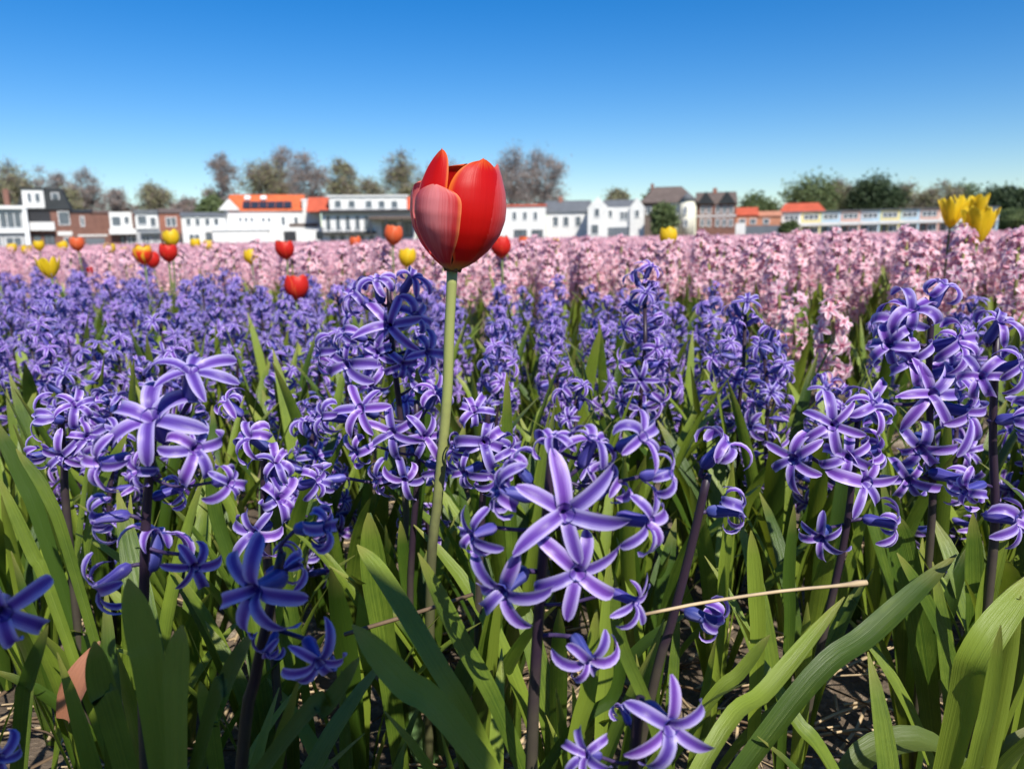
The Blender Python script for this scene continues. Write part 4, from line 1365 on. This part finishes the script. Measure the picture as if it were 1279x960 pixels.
    h.window(922, 931, 273, 279, bars=0); h.window(936, 944, 273, 280, bars=0); h.window(952, 960, 273, 280, bars=0)

    h = House('red_roofed_house', 'house with a steep orange-red tiled roof behind the pastel terrace', 133, 972, 1030)
    h.block('wall', 'orange_brick', 974, 1028, 266)
    h.prism('roof', 'red_roof', 973, 1029, 266.5, 252.5, 0, 9, 'x', .3, 1.2)

    cols = ['white_wall', 'pastel_yellow', 'pastel_blue', 'pastel_salmon', 'pastel_blue', 'pastel_yellow', 'pastel_blue', 'pastel_salmon', 'white_wall', 'pastel_yellow', 'pastel_blue']
    names = ['white', 'yellow', 'pale blue', 'salmon', 'grey-blue', 'yellow', 'pale blue', 'salmon', 'white', 'yellow', 'pale blue']
    where = ['at the end of the terrace by the orange brick house', 'next to the white end house', 'between the first yellow and first salmon ones', 'next beyond the first pale blue one', 'between a salmon and a yellow one',
             'in the middle of the terrace', 'next to the middle yellow one', 'before the second white one', 'beside the frilled yellow tulips', 'behind the frilled yellow tulips', 'at the far end by the dark trees']
    x = 975.0
    for i, c in enumerate(cols):
        x1 = x + 24.5
        yt = 264.5 - (x - 975) * .028
        h = House('terrace_house', '%s terrace house %s' % (names[i], where[i]), 125, x, x1)
        h.block('wall', c, x + .15, x1 - .15, yt + 1.5)
        h.block('roof', 'grey_roof', x, x1, yt, yt + 1.5, -.3, 7.5)
        h.window(x + 3, x1 - 3, yt + 4, yt + 11, bars=2)
        h.block('balcony', 'white_wall', x + .6, x1 - .6, yt + 14, yt + 18.5, -.8, -.01)
        h.window(x + 3, x + 9, yt + 20, yt + 31, bars=0, name='door', frame='dark_trim'); h.window(x + 11, x1 - 2, yt + 20, yt + 29, bars=1)
        x = x1
houses()

# ------------------------------------------------------------------ trees behind the houses
M['bark'] = plain('bark', (.14, .11, .09), .9, .3, 2)
def foliage(name, col, var=.35):
    m, n, l, p = newmat(name)
    tc = n.new('ShaderNodeTexCoord')
    ns = noise(n, l, tc.outputs['Object'], .9, 3)
    r = ramp(n, [(.3, tuple(c * (1 - var) for c in col)), (.7, tuple(c * (1 + var) for c in col))])
    l.new(ns, r.inputs[0])
    l.new(r.outputs[0], p.inputs['Base Color'])
    p.inputs['Roughness'].default_value = .7
    translucent(m, n, l, p, r.outputs[0], .2)
    M[name] = m
foliage('twig_brown', (.27, .215, .18)); foliage('twig_grey', (.31, .275, .25)); foliage('bud_olive', (.27, .27, .13)); foliage('leaf_dark', (.05, .08, .03)); foliage('leaf_mid', (.12, .16, .055)); foliage('bud_red', (.28, .20, .16))

def tree(px, ptop, pw, D, kind, label, seed, low=.28, group='trees behind the houses'):
    rr = random.Random(seed)
    base = P(px, 298, D)
    base = Vector((base.x, D, 0))
    Ht = P(px, ptop, D).z
    rx = pw * D / FPX / 2 * 1.12
    root = thing('tree', label, 'tree', base, group)
    zc = Ht * (low + 1) / 2
    rz = Ht * (1 - low) / 2
    mb = MB()
    top = Vector((rr.uniform(-.1, .1) * rx, 0, Ht * .8))
    mb.tube(catmull([(0, 0, -.1), (rr.uniform(-.3, .3), 0, Ht * .35), top], 6), [Ht * .022 * (1 - .13 * i) for i in range(7)], 6)
    clumps = []
    nc = {'bare': 60, 'bud': 60, 'leafy': 50, 'evergreen': 56}[kind]
    while len(clumps) < nc:
        q = Vector((rr.uniform(-1, 1), rr.uniform(-1, 1), rr.uniform(-1, 1)))
        if q.length > 1 or q.length < .25:
            continue
        # narrower towards the crown's foot, ragged outside
        k = .72 + .28 * math.sin(PI * (q.z * .5 + .5))
        k *= rr.uniform(.8, 1.08)
        clumps.append(Vector((q.x * rx * k, q.y * rx * k * .9, zc + q.z * rz)))
    for c in clumps[:22]:
        s = Vector((0, 0, max(Ht * .15, min(Ht * .7, c.z - rx * rr.uniform(.4, .9)))))
        mid = s.lerp(c, .55) + Vector((0, 0, -.06 * Ht))
        mb.tube(catmull([s, mid, c], 4), [Ht * .009, Ht * .007, Ht * .005, Ht * .0035, Ht * .0015], 4, 0, False)
    ob('trunk', mb.mesh('trunk', [M['bark']]), root)
    cb = MB()
    cl_r = min(rx, rz) * .42
    for c in clumps:
        if kind in ('bare', 'bud'):
            for _ in range(60):
                d = Vector((rr.gauss(0, 1), rr.gauss(0, 1), rr.gauss(.5, .8))).normalized()
                a = c + d * cl_r * rr.uniform(0, .5)
                L = cl_r * rr.uniform(.5, 1.15)
                d2 = (d + Vector((rr.gauss(0, .5), rr.gauss(0, .5), rr.gauss(.2, .4)))).normalized()
                e = a + d2 * L
                s = d2.cross(Vector((rr.gauss(0, 1), rr.gauss(0, 1), rr.gauss(0, 1)))).normalized() * rr.uniform(.025, .055)
                cb.add([a - s, a + s, e], [(0, 1, 2)], None, 0)
        nlf = {'bare': 30, 'bud': 80, 'leafy': 150, 'evergreen': 210}[kind]
        for _ in range(nlf):
            d = Vector((rr.gauss(0, .55), rr.gauss(0, .55), rr.gauss(0, .5))) * cl_r
            a = c + d
            s = rr.uniform(.10, .22) * (1.0 if kind in ('bare', 'bud') else 1.5)
            u = Vector((rr.gauss(0, 1), rr.gauss(0, 1), rr.gauss(0, 1))).normalized() * s
            w = u.cross(Vector((rr.gauss(0, 1), rr.gauss(0, 1), rr.gauss(0, 1)))).normalized() * s * .7
            cb.add([a - u, a + w, a + u, a - w], [(0, 1, 2, 3)], None, 1)
    tw, lf = {'bare': ('twig_grey', 'bud_red'), 'bud': ('twig_brown', 'bud_olive'), 'leafy': ('twig_brown', 'leaf_mid'), 'evergreen': ('twig_brown', 'leaf_dark')}[kind]
    ob('crown', cb.mesh('crown', [M[tw], M[lf]], False), root)
T = 'bare grey-twigged tree '
trees = [(-6, 214, 40, 140, 'bud', 'budding tree above the flat-roofed house with the brick chimney'), (26, 206, 44, 146, 'bud', 'olive budding tree rising behind the black mansard roof'), (66, 208, 44, 150, 'bare', T + 'right behind the mansard dormer'),
         (112, 214, 44, 142, 'bare', T + 'leaning over the plain brown brick house'), (92, 236, 30, 136, 'bud', 'low olive tree beside the mansard roof'), (150, 238, 34, 140, 'bare', T + 'low over the house with the white bay'),
         (198, 231, 40, 142, 'bud', 'round budding tree standing alone over the white upper storey'), (236, 246, 30, 138, 'bare', T + 'low behind the low white house'), (268, 246, 32, 132, 'leafy', 'green bush-like tree beside the white gable of the orange-roofed house'),
         (283, 188, 40, 140, 'bare', 'tall narrow bare tree left of the orange roof'), (337, 192, 48, 144, 'bud', 'tall olive-brown tree behind the solar panels'), (358, 181, 44, 150, 'bare', 'tallest bare tree, behind the orange roof'),
         (392, 192, 52, 146, 'bare', T + 'over the white tower of the orange-roofed house'), (434, 200, 36, 142, 'bud', 'olive budding tree over the white dormer row'), (462, 228, 46, 138, 'bud', 'low brown tree behind the dormer row'),
         (506, 194, 48, 142, 'bud', 'olive tree just left of the tall tulip'), (560, 204, 60, 146, 'bare', T + 'hidden behind the tall tulip'), (638, 190, 60, 140, 'bare', 'broad bare brown tree just right of the tall tulip'),
         (680, 190, 56, 143, 'bare', 'broad reddish bare tree over the long grey roof'), (770, 236, 28, 140, 'bud', 'small budding tree over the gabled white house'), (815, 242, 30, 125, 'leafy', 'dark green tree in front of the villa roof'),
         (942, 244, 38, 145, 'leafy', 'mid green tree above the low orange brick house'), (1010, 220, 62, 146, 'leafy', 'large rounded green tree behind the red tiled roof'), (1046, 230, 44, 150, 'bud', 'olive tree beside the large rounded green tree'),
         (1090, 225, 52, 146, 'evergreen', 'dark evergreen over the middle of the terrace'), (1130, 232, 50, 150, 'bud', 'olive brown tree over the terrace next to the dark evergreen'), (1170, 232, 52, 148, 'bud', 'brown budding tree left of the frilled yellow tulips'),
         (1205, 233, 44, 150, 'leafy', 'green tree behind the frilled yellow tulips'), (1247, 237, 40, 134, 'evergreen', 'dark evergreen past the end of the terrace'), (1280, 240, 44, 132, 'evergreen', 'outermost dark evergreen past the end of the terrace'),
         (1262, 262, 60, 128, 'leafy', 'low dense green tree under the dark evergreens')]
for i, t in enumerate(trees):
    tree(*t, seed=900 + i, low=.10 if t[4] in ('leafy', 'evergreen') else .22)
def shrub():
    tree(828, 256, 26, 112, 'leafy', 'green shrub in front of the villa wall', 990, .02, 'shrubs by the houses')
    tree(985, 279, 20, 112, 'leafy', 'low shrub before the white end of the terrace', 991, .02, 'shrubs by the houses')
shrub()
